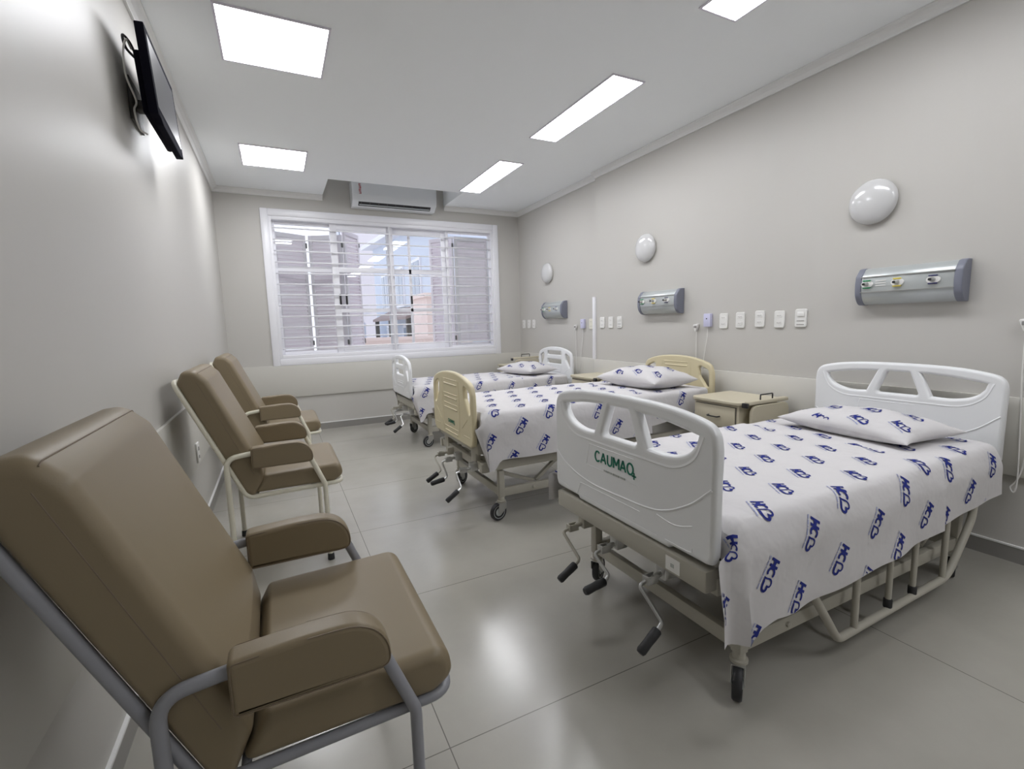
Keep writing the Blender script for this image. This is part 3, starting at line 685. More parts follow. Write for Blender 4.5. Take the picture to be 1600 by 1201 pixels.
    def leg_at(cx_, yy, ang, src):
        lg = MB().box(-0.019, 0.019, -0.019, 0.019, 0.145, fz - 0.012, 0.004).lathe([(0.017, 0.117), (0.020, 0.120), (0.020, 0.138), (0.017, 0.146)], 16)
        lg.lathe([(0.026, 0.112), (0.028, 0.114), (0.028, 0.122), (0.018, 0.126)], 16)
        o = lg.build('leg', FM, bed, loc=(cx_, yy, 0))
        ct = Matrix.Rotation(ang, 4, 'Z') @ Matrix.Translation((0.025, 0, 0.055))
        Rw = ct @ Matrix.Rotation(pi / 2, 4, 'X')
        wh = MB().lathe([(0.0405, -0.012), (0.050, -0.015), (0.055, -0.009), (0.055, 0.009), (0.050, 0.015), (0.0405, 0.012)], 28, 0, Rw)
        wh.lathe([(0.012, -0.017), (0.030, -0.010), (0.041, -0.013), (0.041, 0.013), (0.030, 0.010), (0.012, 0.017)], 24, 1, Rw)
        wo = wh.build('wheel', [M['rubber'], M['panel_metal']], o)
        fk = MB()
        Rz = Matrix.Rotation(ang, 4, 'Z')
        shp = rounded([(-0.026, 0.112, 0.004), (-0.024, 0.075, 0.01), (0.010, 0.045, 0.012), (0.038, 0.045, 0.012), (0.030, 0.112, 0.004)], 4)
        for s in (-1, 1): fk.mesh(plate([shp], 0.003, 0.0008), Rz @ XZ(s * 0.0195))
        fk.box(-0.026, 0.030, -0.021, 0.021, 0.109, 0.1135, 0.001, mtx=Rz)
        fk.build('fork', M['chrome'], o)
    leg_at(caster_x, yo - cy_, radians(215 if style == 'modern' else 190), None); leg_at(caster_x, yo + cy_, radians(35), None)
    leg_at(hx, yo - cy_, radians(20), None); leg_at(hx, yo + cy_, radians(150), None)
    # cranks under the foot beam
    zf = fz + (0.02 if style == 'modern' else 0.045)
    cr_y = (0.245, 0.03, -0.215) if style == 'modern' else (0.14, -0.02, -0.29)
    for k, cyk in enumerate(cr_y):
        down = ((0.075, 0.052, 0.078) if style == 'modern' else (0.075, 0.08, 0.075))[k]; side = (-0.105, -0.075, -0.095)[k] if style == 'modern' else (-0.10, -0.07, -0.06)[k]
        mb = MB().box(0.005, 0.055, cyk - 0.022, cyk + 0.022, zf - 0.055, zf - 0.005, 0.003)
        mb.tube([(0.02, cyk, zf - 0.035), (-0.025, cyk, zf - 0.042)], 0.010, 10)
        mb.box(-0.055, -0.015, cyk - 0.014, cyk - 0.009, zf - 0.058, zf - 0.030, 0.001).box(-0.055, -0.015, cyk + 0.009, cyk + 0.014, zf - 0.058, zf - 0.030, 0.001)
        mb.box(-0.060, -0.052, cyk - 0.014, cyk + 0.014, zf - 0.058, zf - 0.030, 0.001)
        mb.tube(path3([(-0.05, cyk, zf - 0.045), (-0.085, cyk, zf - 0.055, 0.015), (-0.075, cyk + side, zf - 0.055 - down, 0.02), (-0.098, cyk + side - 0.005, zf - 0.067 - down)], 6), 0.0065, 8)
        co = mb.build('crank', M['chrome'] if k else M['bed_metal'], bed)
        hd = Vector((-0.098, cyk + side - 0.005, zf - 0.067 - down)); dv = Vector((-0.80, -0.03, (-0.45, -0.12, -0.55)[k])).normalized()
        mt = axes(dv.orthogonal().normalized(), dv.cross(dv.orthogonal().normalized()), dv, hd)
        MB().lathe([(0.012, 0.0), (0.0155, 0.004), (0.0155, 0.03), (0.0145, 0.05), (0.0155, 0.082), (0.012, 0.09)], 16, mtx=mt).build('handle', M['rubber'], co)
    # drop-down side rails
    for s in rails:
        yy = s * (WB / 2 + 0.030)
        rl = MB().tube(path3([(0.44, yy, 0.40), (0.44, yy, 0.285, 0.08), (0.60, yy, 0.068, 0.05), (1.39, yy, 0.085, 0.14), (1.565, yy, 0.30, 0.12), (1.58, yy, 0.40, 0.02)], 8), 0.0145, 12)
        for xx in (0.70, 1.343): rl.tube([(xx, yy, 0.08), (xx, yy, 0.40)], 0.0115, 10)
        rl.tube([(0.44, yy, 0.40), (1.58, yy, 0.40)], 0.0125, 10)
        for xx in (0.8, 1.15): rl.tube([(xx, yy, 0.40), (xx, s * (hy), fz + 0.03)], 0.009, 8)
        ro = rl.build('side_rail', FM, bed)
        for xx in (0.93, 1.11):
            MB().tube([(xx, yy - s * 0.004, 0.12), (xx, yy - s * 0.004, 0.395)], 0.0105, 10, 0).lathe([(0.013, 0), (0.015, 0.004), (0.015, 0.032), (0.012, 0.036)], 14, 1, Matrix.Translation((xx, yy - s * 0.004, 0.085))).build('sliding_bar', [FM, M['rubber']], ro)
    if style == 'modern':
        pl = MB().box(-0.0065, -0.0045, -0.310, -0.250, bz - 0.060, bz - 0.014, mi=0).box(-0.0075, -0.006, -0.286, -0.272, bz - 0.045, bz - 0.033, mi=1)
        pl.build('rating_sticker', [M['plate'], M['print_grey']], bed)['label'] = 'small white rating sticker'
    return bed

# ---- printed linen: logo strokes are quads laid on the cloth's own surface
def logo_strokes():
    """list of (polyline, width, material) in logo units: text runs +a, up is +b"""
    S = []
    S.append(([(0.04, 0.0), (0.04, 0.38)], 0.085, 1)); S.append(([(0.22, 0.0), (0.22, 0.38)], 0.085, 1)); S.append(([(0.04, 0.19), (0.22, 0.19)], 0.12, 1))
    S.append(([(0.41 + 0.13 * cos(t), 0.19 + 0.15 * sin(t)) for t in [radians(50 + 260 * k / 12) for k in range(13)]], 0.08, 1))
    H = []
    for k in range(29):
        t = 2 * pi * k / 28; hx_ = 16 * sin(t) ** 3 / 17; hy_ = (13 * cos(t) - 5 * cos(2 * t) - 2 * cos(3 * t) - cos(4 * t)) / 17
        a = radians(-38); H.append((0.74 + 0.23 * (hx_ * cos(a) - hy_ * sin(a)), 0.19 + 0.225 * (hx_ * sin(a) + hy_ * cos(a))))
    S.append((H, 0.055, 1)); S.append((H[1:12], 0.085, 1))
    for a0, a1 in ((0, .13), (.16, .30), (.33, .38), (.41, .60), (.63, .80), (.83, 1.0)): S.append(([(a0, -0.10), (a1, -0.10)], 0.045, 2))
    return S
STROKES = logo_strokes()
def add_logo(mb, surf, u, s, ang, scale, lim, eps=0.0016):
    """surf(u,s)->(point, normal); ang: direction of text in (u,s)"""
    ca, sa = cos(ang), sin(ang)
    def P(a, b_):
        a = (a - 0.5) * scale; b_ = (b_ - 0.15) * scale
        # text dir (ca,sa), up dir (sa,-ca) mirrored so that letters face outwards
        uu = u + a * ca + b_ * sa; ss = s + a * sa - b_ * ca
        return uu, ss
    for pl_, wd, mi in STROKES:
        # resample
        pts = []
        for i in range(len(pl_) - 1):
            n = max(1, int(hypot(pl_[i + 1][0] - pl_[i][0], pl_[i + 1][1] - pl_[i][1]) * scale / 0.012) + 0)
            for k in range(n): pts.append((pl_[i][0] + (pl_[i + 1][0] - pl_[i][0]) * k / n, pl_[i][1] + (pl_[i + 1][1] - pl_[i][1]) * k / n))
        pts.append(pl_[-1]); vs = []; ok = True
        for i, p in enumerate(pts):
            a = pts[max(0, i - 1)]; c_ = pts[min(len(pts) - 1, i + 1)]
            if len(pl_) > 20 and i in (0, len(pts) - 1): a, c_ = pts[-2], pts[1]
            dx, dy = c_[0] - a[0], c_[1] - a[1]; d = hypot(dx, dy) or 1; nx, ny = -dy / d * wd / 2, dx / d * wd / 2
            for sg in (1, 0, -1):
                uu, ss = P(p[0] + nx * sg, p[1] + ny * sg)
                vs.append((uu, ss))
        fs = []
        for i in range(len(pts) - 1):
            for q in (0, 1):
                f_ = [i * 3 + q, i * 3 + q + 1, (i + 1) * 3 + q + 1, (i + 1) * 3 + q]
                if all(lim(*vs[j]) for j in f_): fs.append(f_)
        if fs:
            mb.add([tuple(surf(*v, eps + 0.0002 * mi)) for v in vs], fs, mi, True)

def interp(tab, x):
    if x <= tab[0][0]: return tab[0][1]
    for (a, b_), (c_, d) in zip(tab, tab[1:]):
        if x <= c_: return b_ + (d - b_) * (x - a) / (c_ - a)
    return tab[-1][1]

def make_sheet(name, bed, label, cat, xf, x1, hw, zt, foot_over, dnear, dfar, seed, origin, group=None, puff=0.0, out=0.012, slant=0.1, outf=0.012, wav=1.0, scale=0.106, step=0.02):
    """cloth over the mattress; u along the bed, s across (positive = near side, hanging down past +-hw)"""
    rr = 0.028
    T_mat = bed.matrix_basis.copy()
    T_mat = Matrix.Translation(bed.location) @ Matrix.Rotation(bed.rotation_euler.z, 4, 'Z')
    ph = seed * 1.7
    def raw(u, s):
        du = max(0.0, xf - u); ds = max(0.0, abs(s) - hw); sg = 1 if s > 0 else -1
        out_ = out if s > 0 else outf
        bx = max(u, xf); bs = min(max(s, -hw), hw)
        z = zt + puff + 0.0018 * sin(9 * u + ph) * sin(7 * s + 2 * ph) + 0.0012 * sin(31 * u + 11 * s) 
        d = hypot(du, ds)
        if d < 1e-6: return Vector((bx, -bs, z))
        nu, ns = -du / d, sg * ds / d
        if d < rr * pi / 2: a = d / rr; outw = rr * sin(a); dn = rr * (1 - cos(a))
        else: outw = rr; dn = rr + (d - rr * pi / 2)
        k = min(1.0, d / 0.30); ramp = min(1.0, d / 0.12); ramp = ramp * ramp * (3 - 2 * ramp)
        fold = 0.0
        if du > 0 and ds > 0:      # loose corner: the side panel runs on past the mattress end and folds in on itself
            m_ = min(1.0, ds / 0.12); m_ = m_ * m_ * (3 - 2 * m_)
            w_ = min(1.0, du / 0.10)
            hx_ = rr * (1 - cos(min(pi / 2, du / rr))) if False else rr * min(1, du / rr)
            px = hx_ * (1 - m_) + du * (0.80 - slant * min(1.0, ds / 0.36) * 1.6) * m_
            o2 = rr * sin(min(pi / 2, ds / rr)) + out_ * (lambda q: q * q * (3 - 2 * q))(min(1, ds / 0.12)) + k * k * wav * (0.014 + 0.012 * sin(46 * du + ph)) - 0.030 * m_ * w_ * w_
            zz = zt - (rr * (1 - cos(min(pi / 2, ds / rr))) + max(0, ds - rr * pi / 2)) * m_ - (1 - m_) * min(d, du + ds) 
            return Vector((bx - px, -(bs + sg * o2), zz))
        fold += k * k * wav * (0.010 + 0.008 * sin(8.5 * u + ph) + 0.005 * sin(19 * u + 2 * ph)) * (1 if ds > 0 else 0.3)
        # shallow diagonal creases
        fold += wav * 0.0016 * sin(26 * (u * 0.45 + ds) + ph) * min(1, d / 0.1)
        o_ = outw + fold * 0.9 + out_ * ramp * (1 if ds > 0 else 0)
        if ds <= 0: o_ = min(o_, 0.040 - 0.02)
        return Vector((bx + nu * o_, -(bs + ns * o_), z - dn))
    def surf(u, s, eps=0.0):
        e = 0.003; p = raw(u, s); a = raw(u + e, s) - raw(u - e, s); b_ = raw(u, s - e) - raw(u, s + e)
        n = a.cross(b_)
        n = n.normalized() if n.length > 1e-12 else Vector((0, 0, 1))
        return p + n * eps
    u0 = xf - foot_over
    NU = int((x1 - u0) / step) + 1; mb = MB()
    def smax(u, near):
        return hw + interp(dnear if near else dfar, u)
    nside = 16; ntop = int(2 * hw / step)
    vs = []; row = 0
    for i in range(NU + 1):
        u = u0 + (x1 - u0) * i / NU; line = []
        sf = smax(u, False); sn = smax(u, True)
        ss = [-sf + (sf - hw) * k / nside for k in range(nside)]
        ss += [-hw + 2 * hw * k / ntop for k in range(ntop + 1)]
        ss += [hw + (sn - hw) * (k + 1) / nside for k in range(nside)]
        row = len(ss); vs += [surf(u, s_) for s_ in ss]
    fs = [[i * row + j, (i + 1) * row + j, (i + 1) * row + j + 1, i * row + j + 1] for i in range(NU) for j in range(row - 1)]
    fs = [f_[::-1] for f_ in fs]
    mb.add(vs, fs, 0, True)
    ax_, ay_ = 0.068, 0.190; bx_, by_ = 0.213, 0.073
    def lim(u, s): return u0 < u < x1 and -smax(u, False) < s < smax(u, True)
    ox, oy = origin
    for i in range(-4, 14):
        for j in range(-8, 9):
            X = ox + i * bx_ + j * ax_; Y = oy + i * by_ + j * ay_
            u = X; s = -Y
            if lim(u, s) or lim(u + 0.05, s) or lim(u, s - 0.05): add_logo(mb, surf, u, s, atan2(0.809, -0.588), scale, lim)
    mb.v = [T_mat @ v - T_mat.translation for v in mb.v]
    o = mb.build(name, [M['sheet'], M['sheet_blue'], M['sheet_grey']], loc=T_mat.translation)
    tag(o, label, cat, group)
    return o

def make_mattress(bed, xf, x1, hw, mz, label):
    mb = MB().box(xf + 0.01, x1, -hw + 0.012, hw - 0.012, mz - 0.123, mz - 0.004, 0.028, seg=4)
    o = mb.build('mattress', M['sheet'], loc=bed.location); o.rotation_euler = bed.rotation_euler
    return tag(o, label, 'mattress', 'mattresses on the hospital beds')

def make_pillow(bed, cx_, cy_, lx, ly, t, z, rz, label, seed, tilt=(0, 0), flop=0.0):
    rnd = random.Random(seed); NX, NY_ = 34, 44; mb = MB()
    pha = [rnd.uniform(0, 6) for _ in range(6)]
    def surf(u, s, eps=0.0, top=True):
        def q(u, s):
            a = max(-1, min(1, u / (lx / 2))); b_ = max(-1, min(1, s / (ly / 2)))
            k = max(0, (1 - a ** 2)) ** 0.42 * max(0, (1 - b_ ** 2)) ** 0.48
            # corners stick out, edges pull in
            px = u * (1 - 0.07 * (1 - b_ ** 2) * abs(a) ** 2 + 0.02 * b_ ** 4); py = s * (1 - 0.08 * (1 - a ** 2) * abs(b_) ** 2)
            wr = 0.005 * sin(23 * a + 9 * b_ * a + pha[0]) * abs(b_) ** 2 + 0.004 * sin(8 * b_ + 6 * a + pha[1]) + 0.003 * sin(17 * b_ + pha[2]) * (1 - k)
            zz = t * 0.66 * k * (1 + 0.10 * sin(2.2 * a + pha[3]) * cos(1.8 * b_)) + wr * k
            zb = -t * 0.34 * min(1, k * 1.6)
            zz = zz if top else zb
            zz += tilt[0] * px + tilt[1] * py + flop * (-max(0, -a) ** 3 * max(0, b_) ** 3)
            return Vector((px, -py, zz))
        e = 0.004; p = q(u, s); n = (q(u + e, s) - q(u - e, s)).cross(q(u, s - e) - q(u, s + e)); n = n.normalized() if n.length > 1e-12 else Vector((0, 0, 1))
        return p + n * eps
    for top in (True, False):
        vs = []
        for i in range(NX + 1):
            a = -cos(pi * i / NX) * lx / 2
            for j in range(NY_ + 1): vs.append(surf(a, -cos(pi * j / NY_) * ly / 2, 0, top))
        R_ = NY_ + 1
        fs = [[i * R_ + j, i * R_ + j + 1, (i + 1) * R_ + j + 1, (i + 1) * R_ + j] for i in range(NX) for j in range(NY_)]
        if not top: fs = [f_[::-1] for f_ in fs]
        mb.add(vs, fs, 0, True)
    lim = lambda u, s: abs(u) < lx / 2 - 0.012 and abs(s) < ly / 2 - 0.012
    for i in range(-3, 4):
        for j in range(-4, 5):
            u = 0.03 + i * 0.185 + j * 0.045; s = 0.02 + j * 0.165 - i * 0.055
            if abs(u) < lx / 2 and abs(s) < ly / 2: add_logo(mb, surf, u, s, radians(118), 0.108, lim, 0.002)
    T_mat = Matrix.Translation(bed.location) @ Matrix.Rotation(bed.rotation_euler.z, 4, 'Z')
    loc = T_mat @ Vector((cx_, cy_, z + t * 0.34 + 0.004))
    o = mb.build('pillow', [M['sheet'], M['sheet_blue'], M['sheet_grey']], loc=loc); o.rotation_euler = (0, 0, bed.rotation_euler.z + rz)
    return tag(o, label, 'pillow', 'pillows at the heads of the beds')

# nearest bed
b1 = make_bed('hospital_bed', 'hospital bed with smooth white boards and lowered side rail, nearest the camera', 1.08, 1.33, 1.93, 'modern', 0.86, 0.475, 0.935, 0.415, 0.60, 0.375, 0.160, 0.375, (-1, 1), 0.0, (-0.04 + 0.015, 0.680, 0.058), hx=1.575)
make_mattress(b1, 0.075, 1.85, 0.415, 0.60, 'mattress in printed fitted cover on the nearest bed')
lo = make_sheet('bottom_sheet', b1, 'folded down printed sheet hanging beside the pillow of the nearest bed', 'bed sheet', 0.0, 1.77, 0.415, 0.602, -1.19, [(0, 0.28), (1.2, 0.27), (1.77, 0.235)], [(0, 0.12)], 3, (0.02, 0.09), puff=0.001, out=0.036, wav=0.6)
make_sheet('top_sheet', b1, 'white bed sheet printed with blue HC heart logos over the nearest bed', 'bed sheet', 0.078, 1.235, 0.420, 0.606, 0.13, [(-0.1, 0.365), (0.105, 0.365), (0.135, 0.345), (0.20, 0.33), (0.30, 0.34), (0.8, 0.31), (1.3, 0.285)], [(0, 0.235)], 1, (1.523 - 1.08, 0.994 - 1.33), puff=0.002, out=0.038, outf=0.040)
make_pillow(b1, 1.555, -0.02, 0.42, 0.64, 0.115, 0.604, radians(-6), 'flat white pillow printed with blue logos on the nearest bed', 5, flop=0.012)
# middle bed
b2 = make_bed('hospital_bed', 'hospital bed with cream foot and head boards, middle of the three', 0.985, 2.91, 2.02, 'cream', 0.76, 0.465, 0.905, 0.40, 0.68, 0.325, 0.175, 0.37, (), 0.0, (0.0, 0.575, 0.032))
make_mattress(b2, 0.06, 1.95, 0.395, 0.68, 'mattress in printed fitted cover on the cream boarded bed')
make_sheet('bottom_sheet', b2, 'folded down printed sheet hanging beside the pillow of the cream boarded bed', 'bed sheet', 0.0, 1.80, 0.395, 0.682, -1.26, [(0, 0.26), (1.2, 0.25), (1.80, 0.19)], [(0, 0.14)], 4, (0.10, 0.02), puff=0.001, out=0.014, wav=0.7)
make_sheet('top_sheet', b2, 'white bed sheet printed with blue HC heart logos over the cream boarded bed', 'bed sheet', 0.064, 1.30, 0.398, 0.686, 0.13, [(-0.1, 0.36), (0.10, 0.36), (0.14, 0.305), (0.8, 0.30), (1.3, 0.285)], [(0, 0.30)], 2, (0.06, -0.09), puff=0.002, out=0.028, slant=0.55)
make_pillow(b2, 1.61, -0.05, 0.45, 0.64, 0.155, 0.686, radians(3), 'plump white pillow printed with blue logos on the cream boarded bed', 9)
# far bed
b3 = make_bed('hospital_bed', 'hospital bed with white arched slotted boards, next to the window', 1.11, 4.86, 1.90, 'arch', 0.76, 0.495, 0.912, 0.38, 0.612, 0.34, 0.19, 0.35, (), 0.0, None)
make_mattress(b3, 0.06, 1.83, 0.375, 0.612, 'mattress in printed fitted cover on the bed next to the window')
make_sheet('bottom_sheet', b3, 'printed sheet end hanging beside the pillow of the bed next to the window', 'bed sheet', 0.0, 1.62, 0.375, 0.614, -1.18, [(0, 0.26), (1.62, 0.22)], [(0, 0.14)], 6, (0.05, 0.05), puff=0.001, out=0.014, wav=0.7)
make_sheet('top_sheet', b3, 'white bed sheet printed with blue HC heart logos over the bed next to the window', 'bed sheet', 0.066, 1.22, 0.378, 0.618, 0.13, [(-0.1, 0.36), (0.10, 0.36), (0.14, 0.28), (0.8, 0.27), (1.3, 0.25)], [(0, 0.28)], 7, (0.13, 0.04), puff=0.002, out=0.028, slant=0.6)
make_pillow(b3, 1.49, 0.0, 0.42, 0.60, 0.125, 0.622, radians(14), 'white pillow printed with blue logos on the bed next to the window', 12, flop=0.0)

# ------------------------------------------------------------------ bedside cabinets
def make_cabinet(x, y, w_, label, folded=True):
    """front faces -x; origin at floor, front near corner; depth along +x, width w_ along +y"""
    C = tag(empty('bedside_cabinet', (x, y, 0)), label, 'bedside cabinet', 'beige bedside cabinets')
    D = 0.40; H = 0.655
    mb = MB().box(0.02, D, 0.012, w_ - 0.012, 0.06, H - 0.02, 0.004)
    for (a, b_) in ((0.05, 0.04), (0.05, w_ - 0.04), (D - 0.05, 0.04), (D - 0.05, w_ - 0.04)): mb.lathe([(0.012, 0.0), (0.018, 0.004), (0.018, 0.05), (0.014, 0.065)], 12, 0, Matrix.Translation((a, b_, 0)))
    mb.build('body', M['night'], C)
    MB().mesh(plate([rounded([(-0.005, -0.01, 0.05), (D + 0.01, -0.01, 0.01), (D + 0.01, w_ + 0.01, 0.01), (-0.005, w_ + 0.01, 0.05)], 8)], 0.022, 0.005), Matrix.Translation((0, 0, H - 0.009))).build('top', M['night'], C)
    for k, (z0, z1) in enumerate(((0.475, 0.615), (0.09, 0.455))):
        mb = MB().box(0.012, 0.022, 0.030, w_ - 0.030, z0 - 0.004, z1 + 0.004, mi=1).box(0.006, 0.020, 0.034, w_ - 0.034, z0, z1, 0.003)
        o = mb.build('drawer' if k == 0 else 'door', [M['night'], M['gap']], C)
        zz = (z0 + z1) / 2 if k == 0 else z1 - 0.06
        MB().tube(path3([(0.008, w_ / 2 - 0.045, zz), (-0.018, w_ / 2 - 0.042, zz - 0.002, 0.01), (-0.018, w_ / 2 + 0.042, zz - 0.002, 0.01), (0.008, w_ / 2 + 0.045, zz)], 5), 0.005, 8).build('handle', M['black'], o)
    # fold down side table hanging on the near side, with its hinge rail and black bracket
    MB().box(0.03, D + 0.02, -0.055, -0.016, H - 0.012, H + 0.012, 0.006).build('hinge_rail', M['night'], C)
    MB().mesh(plate([rounded([(0.05, 0.20, 0.05), (D + 0.02, 0.20, 0.05), (D + 0.02, H - 0.018, 0.05), (0.05, H - 0.018, 0.05)], 8)], 0.020, 0.005), XZ(-0.050)).build('folding_table', M['night'], C)
    MB().tube(path3([(0.16, -0.035, H + 0.008), (0.16, -0.035, H + 0.045, 0.006), (0.28, -0.035, H + 0.045, 0.006), (0.28, -0.035, H + 0.008)], 4), 0.0045, 8).build('table_bracket', M['black'], C)
    MB().box(0.012, 0.032, -0.05, -0.012, H - 0.030, H + 0.002, 0.003).build('hinge', M['black'], C)
    return C
c1 = make_cabinet(2.615, 2.02, 0.385, 'beige bedside cabinet between the nearest bed and the cream boarded bed')
c2 = copy_tree(c1); c2.location = (2.70, 3.72, 0); c2['label'] = 'beige bedside cabinet between the cream boarded bed and the bed by the window'
c3 = copy_tree(c1); c3.location = (2.68, 5.48, 0); c3['label'] = 'beige bedside cabinet in the corner next to the window'

# ------------------------------------------------------------------ wall fittings on the bed side
def wx(y): return RX if y < STEP else RX2
for y, z, r, lab in ((1.555, 1.825, 0.122, 'round opal wall lamp, switched off, above the nearest bed'), (3.39, 1.85, 0.125, 'round opal wall lamp, switched off, above the cream boarded bed'), (5.22, 1.82, 0.125, 'round opal wall lamp, switched off, above the bed by the window')):
    S = tag(empty('wall_lamp', (wx(y), y, z)), lab, 'wall lamp', 'opal wall lamps above the beds')
    RY = Matrix.Rotation(-pi / 2, 4, 'Y')
    MB().lathe([(r * 0.88, 0), (r * 0.88, 0.018), (r * 0.80, 0.022)], 32, 0, RY).build('base_plate', M['plate'], S)
    MB().lathe([(r, 0.018)] + [(r * cos(a) , 0.020 + 0.052 * sin(a)) for a in [radians(k * 9) for k in range(0, 10)]] + [(0.002, 0.072)], 40, 0, RY).build('glass_shade', M['opal'], S)
def gas_panel(y0, y1, z0, z1, label):
    X = wx(y0); P = tag(empty('medical_gas_panel', (X, (y0 + y1) / 2, z0)), label, 'medical gas panel', 'medical gas panels above the beds')
    h = z1 - z0; hwid = (y1 - y0) / 2
    prof = spline([(0, 0), (0.045, 0.004), (0.078, 0.045), (0.086, 0.10), (0.082, 0.155)], 5)
    prof = [tuple(p) for p in prof] + [(0.050, h - 0.006), (0.03, h), (0, h)]
    pr = [(-p[0], p[1]) for p in prof]
    mt = axes((1, 0, 0), (0, 0, 1), (0, -1, 0))
    MB().mesh(plate([pr], 2 * hwid - 0.05, 0.001, 1), mt).build('body', M['panel_metal'], P)
    for s in (-1, 1):
        w_ = 0.034
        big = [(p[0] * 1.05 , (p[1] - h / 2) * 1.03 + h / 2) for p in pr]
        MB().mesh(plate([big], w_, 0.006, 3), axes((1, 0, 0), (0, 0, 1), (0, -1, 0), (0, s * (hwid - 0.018), 0))).build('end_cap', M['panel_end'], P)
    MB().box(-0.089, -0.083, -hwid + 0.03, hwid - 0.03, 0.150, 0.154).box(-0.090, -0.084, -hwid + 0.03, hwid - 0.03, 0.068, 0.071).build('edge_line', M['chrome'], P)
    mb = MB()
    for k in range(3): mb.box(-0.0885, -0.086, 0.085, 0.135, 0.125 - 0.013 * k, 0.130 - 0.013 * k)
    mb.build('engraving', M['plate'], P)
    n = 3
    for k, mm in enumerate(('green_clip', 'yellow_clip', 'navy_clip')):
        yy = (0.175, 0.030, -0.125)[k]; zc = 0.112
        o = MB().mesh(plate([[(0.030 * cos(a), 0.020 * sin(a)) for a in [2 * pi * q / 24 for q in range(24)]]], 0.010, 0.002), axes((0, -1, 0), (0, 0, 1), (-1, 0, 0), (-0.088, yy, zc)))
        oo = o.build('gas_outlet', M['plate'], P)
        cl = MB().box(-0.096, -0.088, yy - 0.018, yy + 0.020, zc + 0.016, zc + 0.023, 0.002).box(-0.096, -0.088, yy - 0.018, yy + 0.020, zc - 0.023, zc - 0.016, 0.002)
        cl.build('colour_clip', M[mm], oo)['label'] = ('green clips', 'yellow clips', 'dark blue clips')[k]
        MB().lathe([(0.011, 0), (0.011, 0.018), (0.008, 0.022), (0.006, 0.034)], 16, 0, axes((0, 0, 1), (0, 1, 0), (-1, 0, 0), (-0.09, yy, zc))).build('valve', M['chrome'], oo)
        MB().lathe([(0.0065, 0), (0.0065, 0.008)], 12, 0, axes((0, 0, 1), (0, 1, 0), (-1, 0, 0), (-0.123, yy, zc))).build('valve_tip', M['black'], oo)
gas_panel(1.105, 1.585, 1.253, 1.455, 'grey three outlet medical gas panel on the wall above the nearest bed')
gas_panel(2.935, 3.415, 1.253, 1.455, 'grey three outlet medical gas panel above the cream boarded bed')
gas_panel(4.79, 5.27, 1.253, 1.455, 'grey three outlet medical gas panel above the bed by the window')

def socket(y, z, label, kind='double', m='plate', h=0.115, w_=0.074, group='white wall sockets in a row'):
    X = wx(y); S = tag(empty('wall_socket' if kind != 'switch' else 'switch_plate', (X, y, z)), label, 'wall socket' if kind != 'switch' else 'light switch', group if kind != 'switch' else None)
    MB().mesh(plate([rounded([(-w_ / 2, -h / 2, 0.012), (w_ / 2, -h / 2, 0.012), (w_ / 2, h / 2, 0.012), (-w_ / 2, h / 2, 0.012)], 5)], 0.012, 0.004), axes((0, -1, 0), (0, 0, 1), (-1, 0, 0), (-0.005, 0, 0))).build('cover_plate', M[m], S)
    if kind == 'double':
        for dz in (-0.024, 0.024):
            o = MB().mesh(plate([rounded([(-0.022, dz - 0.012, 0.01), (0.022, dz - 0.012, 0.01), (0.022, dz + 0.012, 0.01), (-0.022, dz + 0.012, 0.01)], 4)], 0.004, 0.001), axes((0, -1, 0), (0, 0, 1), (-1, 0, 0), (-0.0115, 0, 0))).build('outlet', M[m], S)
            hb = MB()
            for dy in (-0.010, 0, 0.010): hb.lathe([(0.0026, 0), (0.0026, 0.0008)], 8, 0, axes((0, 0, 1), (0, 1, 0), (-1, 0, 0), (-0.0135, dy, dz - (0.002 if dy == 0 else 0))))
            hb.build('pin_hole', M['slot'], o)
    else:
        MB().box(-0.016, -0.010, -0.026, 0.020, 0.010, 0.040, 0.002).build('rocker', M[m], S)
        MB().box(-0.0125, -0.010, -0.024, 0.024, -0.020, -0.016).box(-0.0125, -0.010, -0.024, 0.024, -0.044, -0.040).build('blank_line', M['slot'], S)
labs = ['white double socket just right of the lilac call box', 'white double socket, second to the right of the lilac call box', 'white double socket, third to the right of the lilac call box', 'white double socket just left of the lone light switch plate']
for yy, zz, lb_ in zip((2.535, 2.390, 2.232, 2.085), (1.178, 1.181, 1.187, 1.181), labs): socket(yy, zz, lb_)
socket(1.938, 1.186, 'white light switch plate at the right end of the socket row', 'switch', h=0.118, w_=0.078)
for yy, lb_ in zip((4.045, 3.905), ('white double socket just right of the white corner strip', 'white double socket in the middle of the three right of the corner strip')): socket(yy, 1.187, lb_)
socket(3.765, 1.187, 'white switch plate farthest right of the three beside the corner strip', 'switch')
socket(4.31, 1.175, 'ivory double socket just left of the white corner strip', m='plate_old')
for yy, lb_ in zip((5.90, 5.75, 5.61), ('white double socket closest to the window corner', 'white double socket in the middle of the three beside the window', 'white double socket of the window corner three, closest to the gas panel')): socket(yy, 1.19, lb_)

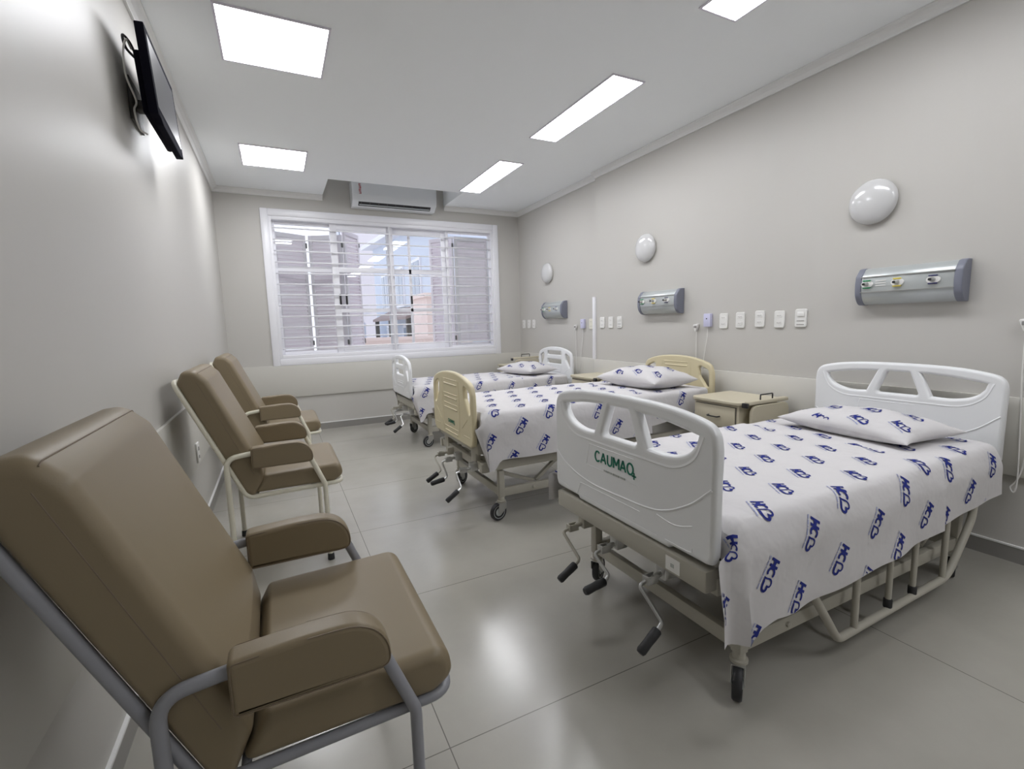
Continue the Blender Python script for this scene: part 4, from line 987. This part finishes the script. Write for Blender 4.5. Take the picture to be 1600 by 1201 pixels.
def call_unit(y, z, hook, label, zlow=0.62):
    X = wx(y); S = tag(empty('nurse_call', (X, y, z)), label, 'nurse call', 'nurse call boxes with white cords')
    MB().box(-0.032, 0, -0.033, 0.033, -0.052, 0.052, 0.006).build('call_box', M['lilac'], S)
    MB().lathe([(0.005, 0), (0.005, 0.003)], 10, 0, axes((0, 0, 1), (0, 1, 0), (-1, 0, 0), (-0.031, 0.0, 0.012))).build('button_light', M['black'], S)
    dz = hook[1] - z; dy = hook[0] - y
    h_ = MB().mesh(plate([rounded([(-0.025, 0.022, 0.006), (0.025, 0.030, 0.006), (0.004, -0.032, 0.006), (-0.006, -0.032, 0.004)], 3)], 0.026, 0.004), axes((0, -1, 0), (0, 0, 1), (-1, 0, 0), (-0.016, dy, dz)))
    h_.build('handset', M['plate'], S)
    MB().box(-0.034, -0.028, dy - 0.014, dy + 0.012, dz - 0.004, dz + 0.014, 0.002).build('handset_grip', M['slot'], S)
    zb = zlow - z
    MB().tube(spline([(-0.018, 0.0, -0.05), (-0.016, 0.004, -0.14), (-0.014, 0.030, -0.28), (-0.02, 0.050, zb + 0.10), (-0.03, 0.08, zb), (-0.028, dy - 0.03, zb + 0.03), (-0.016, dy - 0.004, dz - 0.22), (-0.014, dy, dz - 0.03)], 8), 0.0032, 8).build('cord', M['cord'], S)
call_unit(2.675, 1.186, (2.79, 1.130), 'lilac nurse call box with white cord by the cream boarded bed')
call_unit(4.455, 1.178, (4.60, 1.140), 'lilac nurse call box with white cord by the bed next to the window')
call_unit(0.80, 1.150, (0.890, 1.135), 'nurse call handset with looped white cord at the right edge by the nearest bed', 0.37)
S = tag(empty('wall_socket', (LX + 0.018, 3.22, 0.505), 0), 'small white socket on the left wall guard behind the middle armchair', 'wall socket')
MB().box(0, 0.010, -0.037, 0.037, -0.057, 0.057, 0.003).build('cover_plate', M['plate'], S)
MB().box(0.009, 0.013, -0.010, 0.010, 0.012, 0.034, 0.002).build('outlet', M['slot'], S)
MB().box(0.009, 0.013, -0.008, 0.008, -0.034, -0.016, 0.002).build('outlet', M['slot'], S)

for ch in c3.children:      # its side table stands pushed up above the cabinet top
    if ch.name.split('.')[0] in ('hinge_rail', 'folding_table', 'table_bracket', 'hinge'): ch.location.z += 0.10
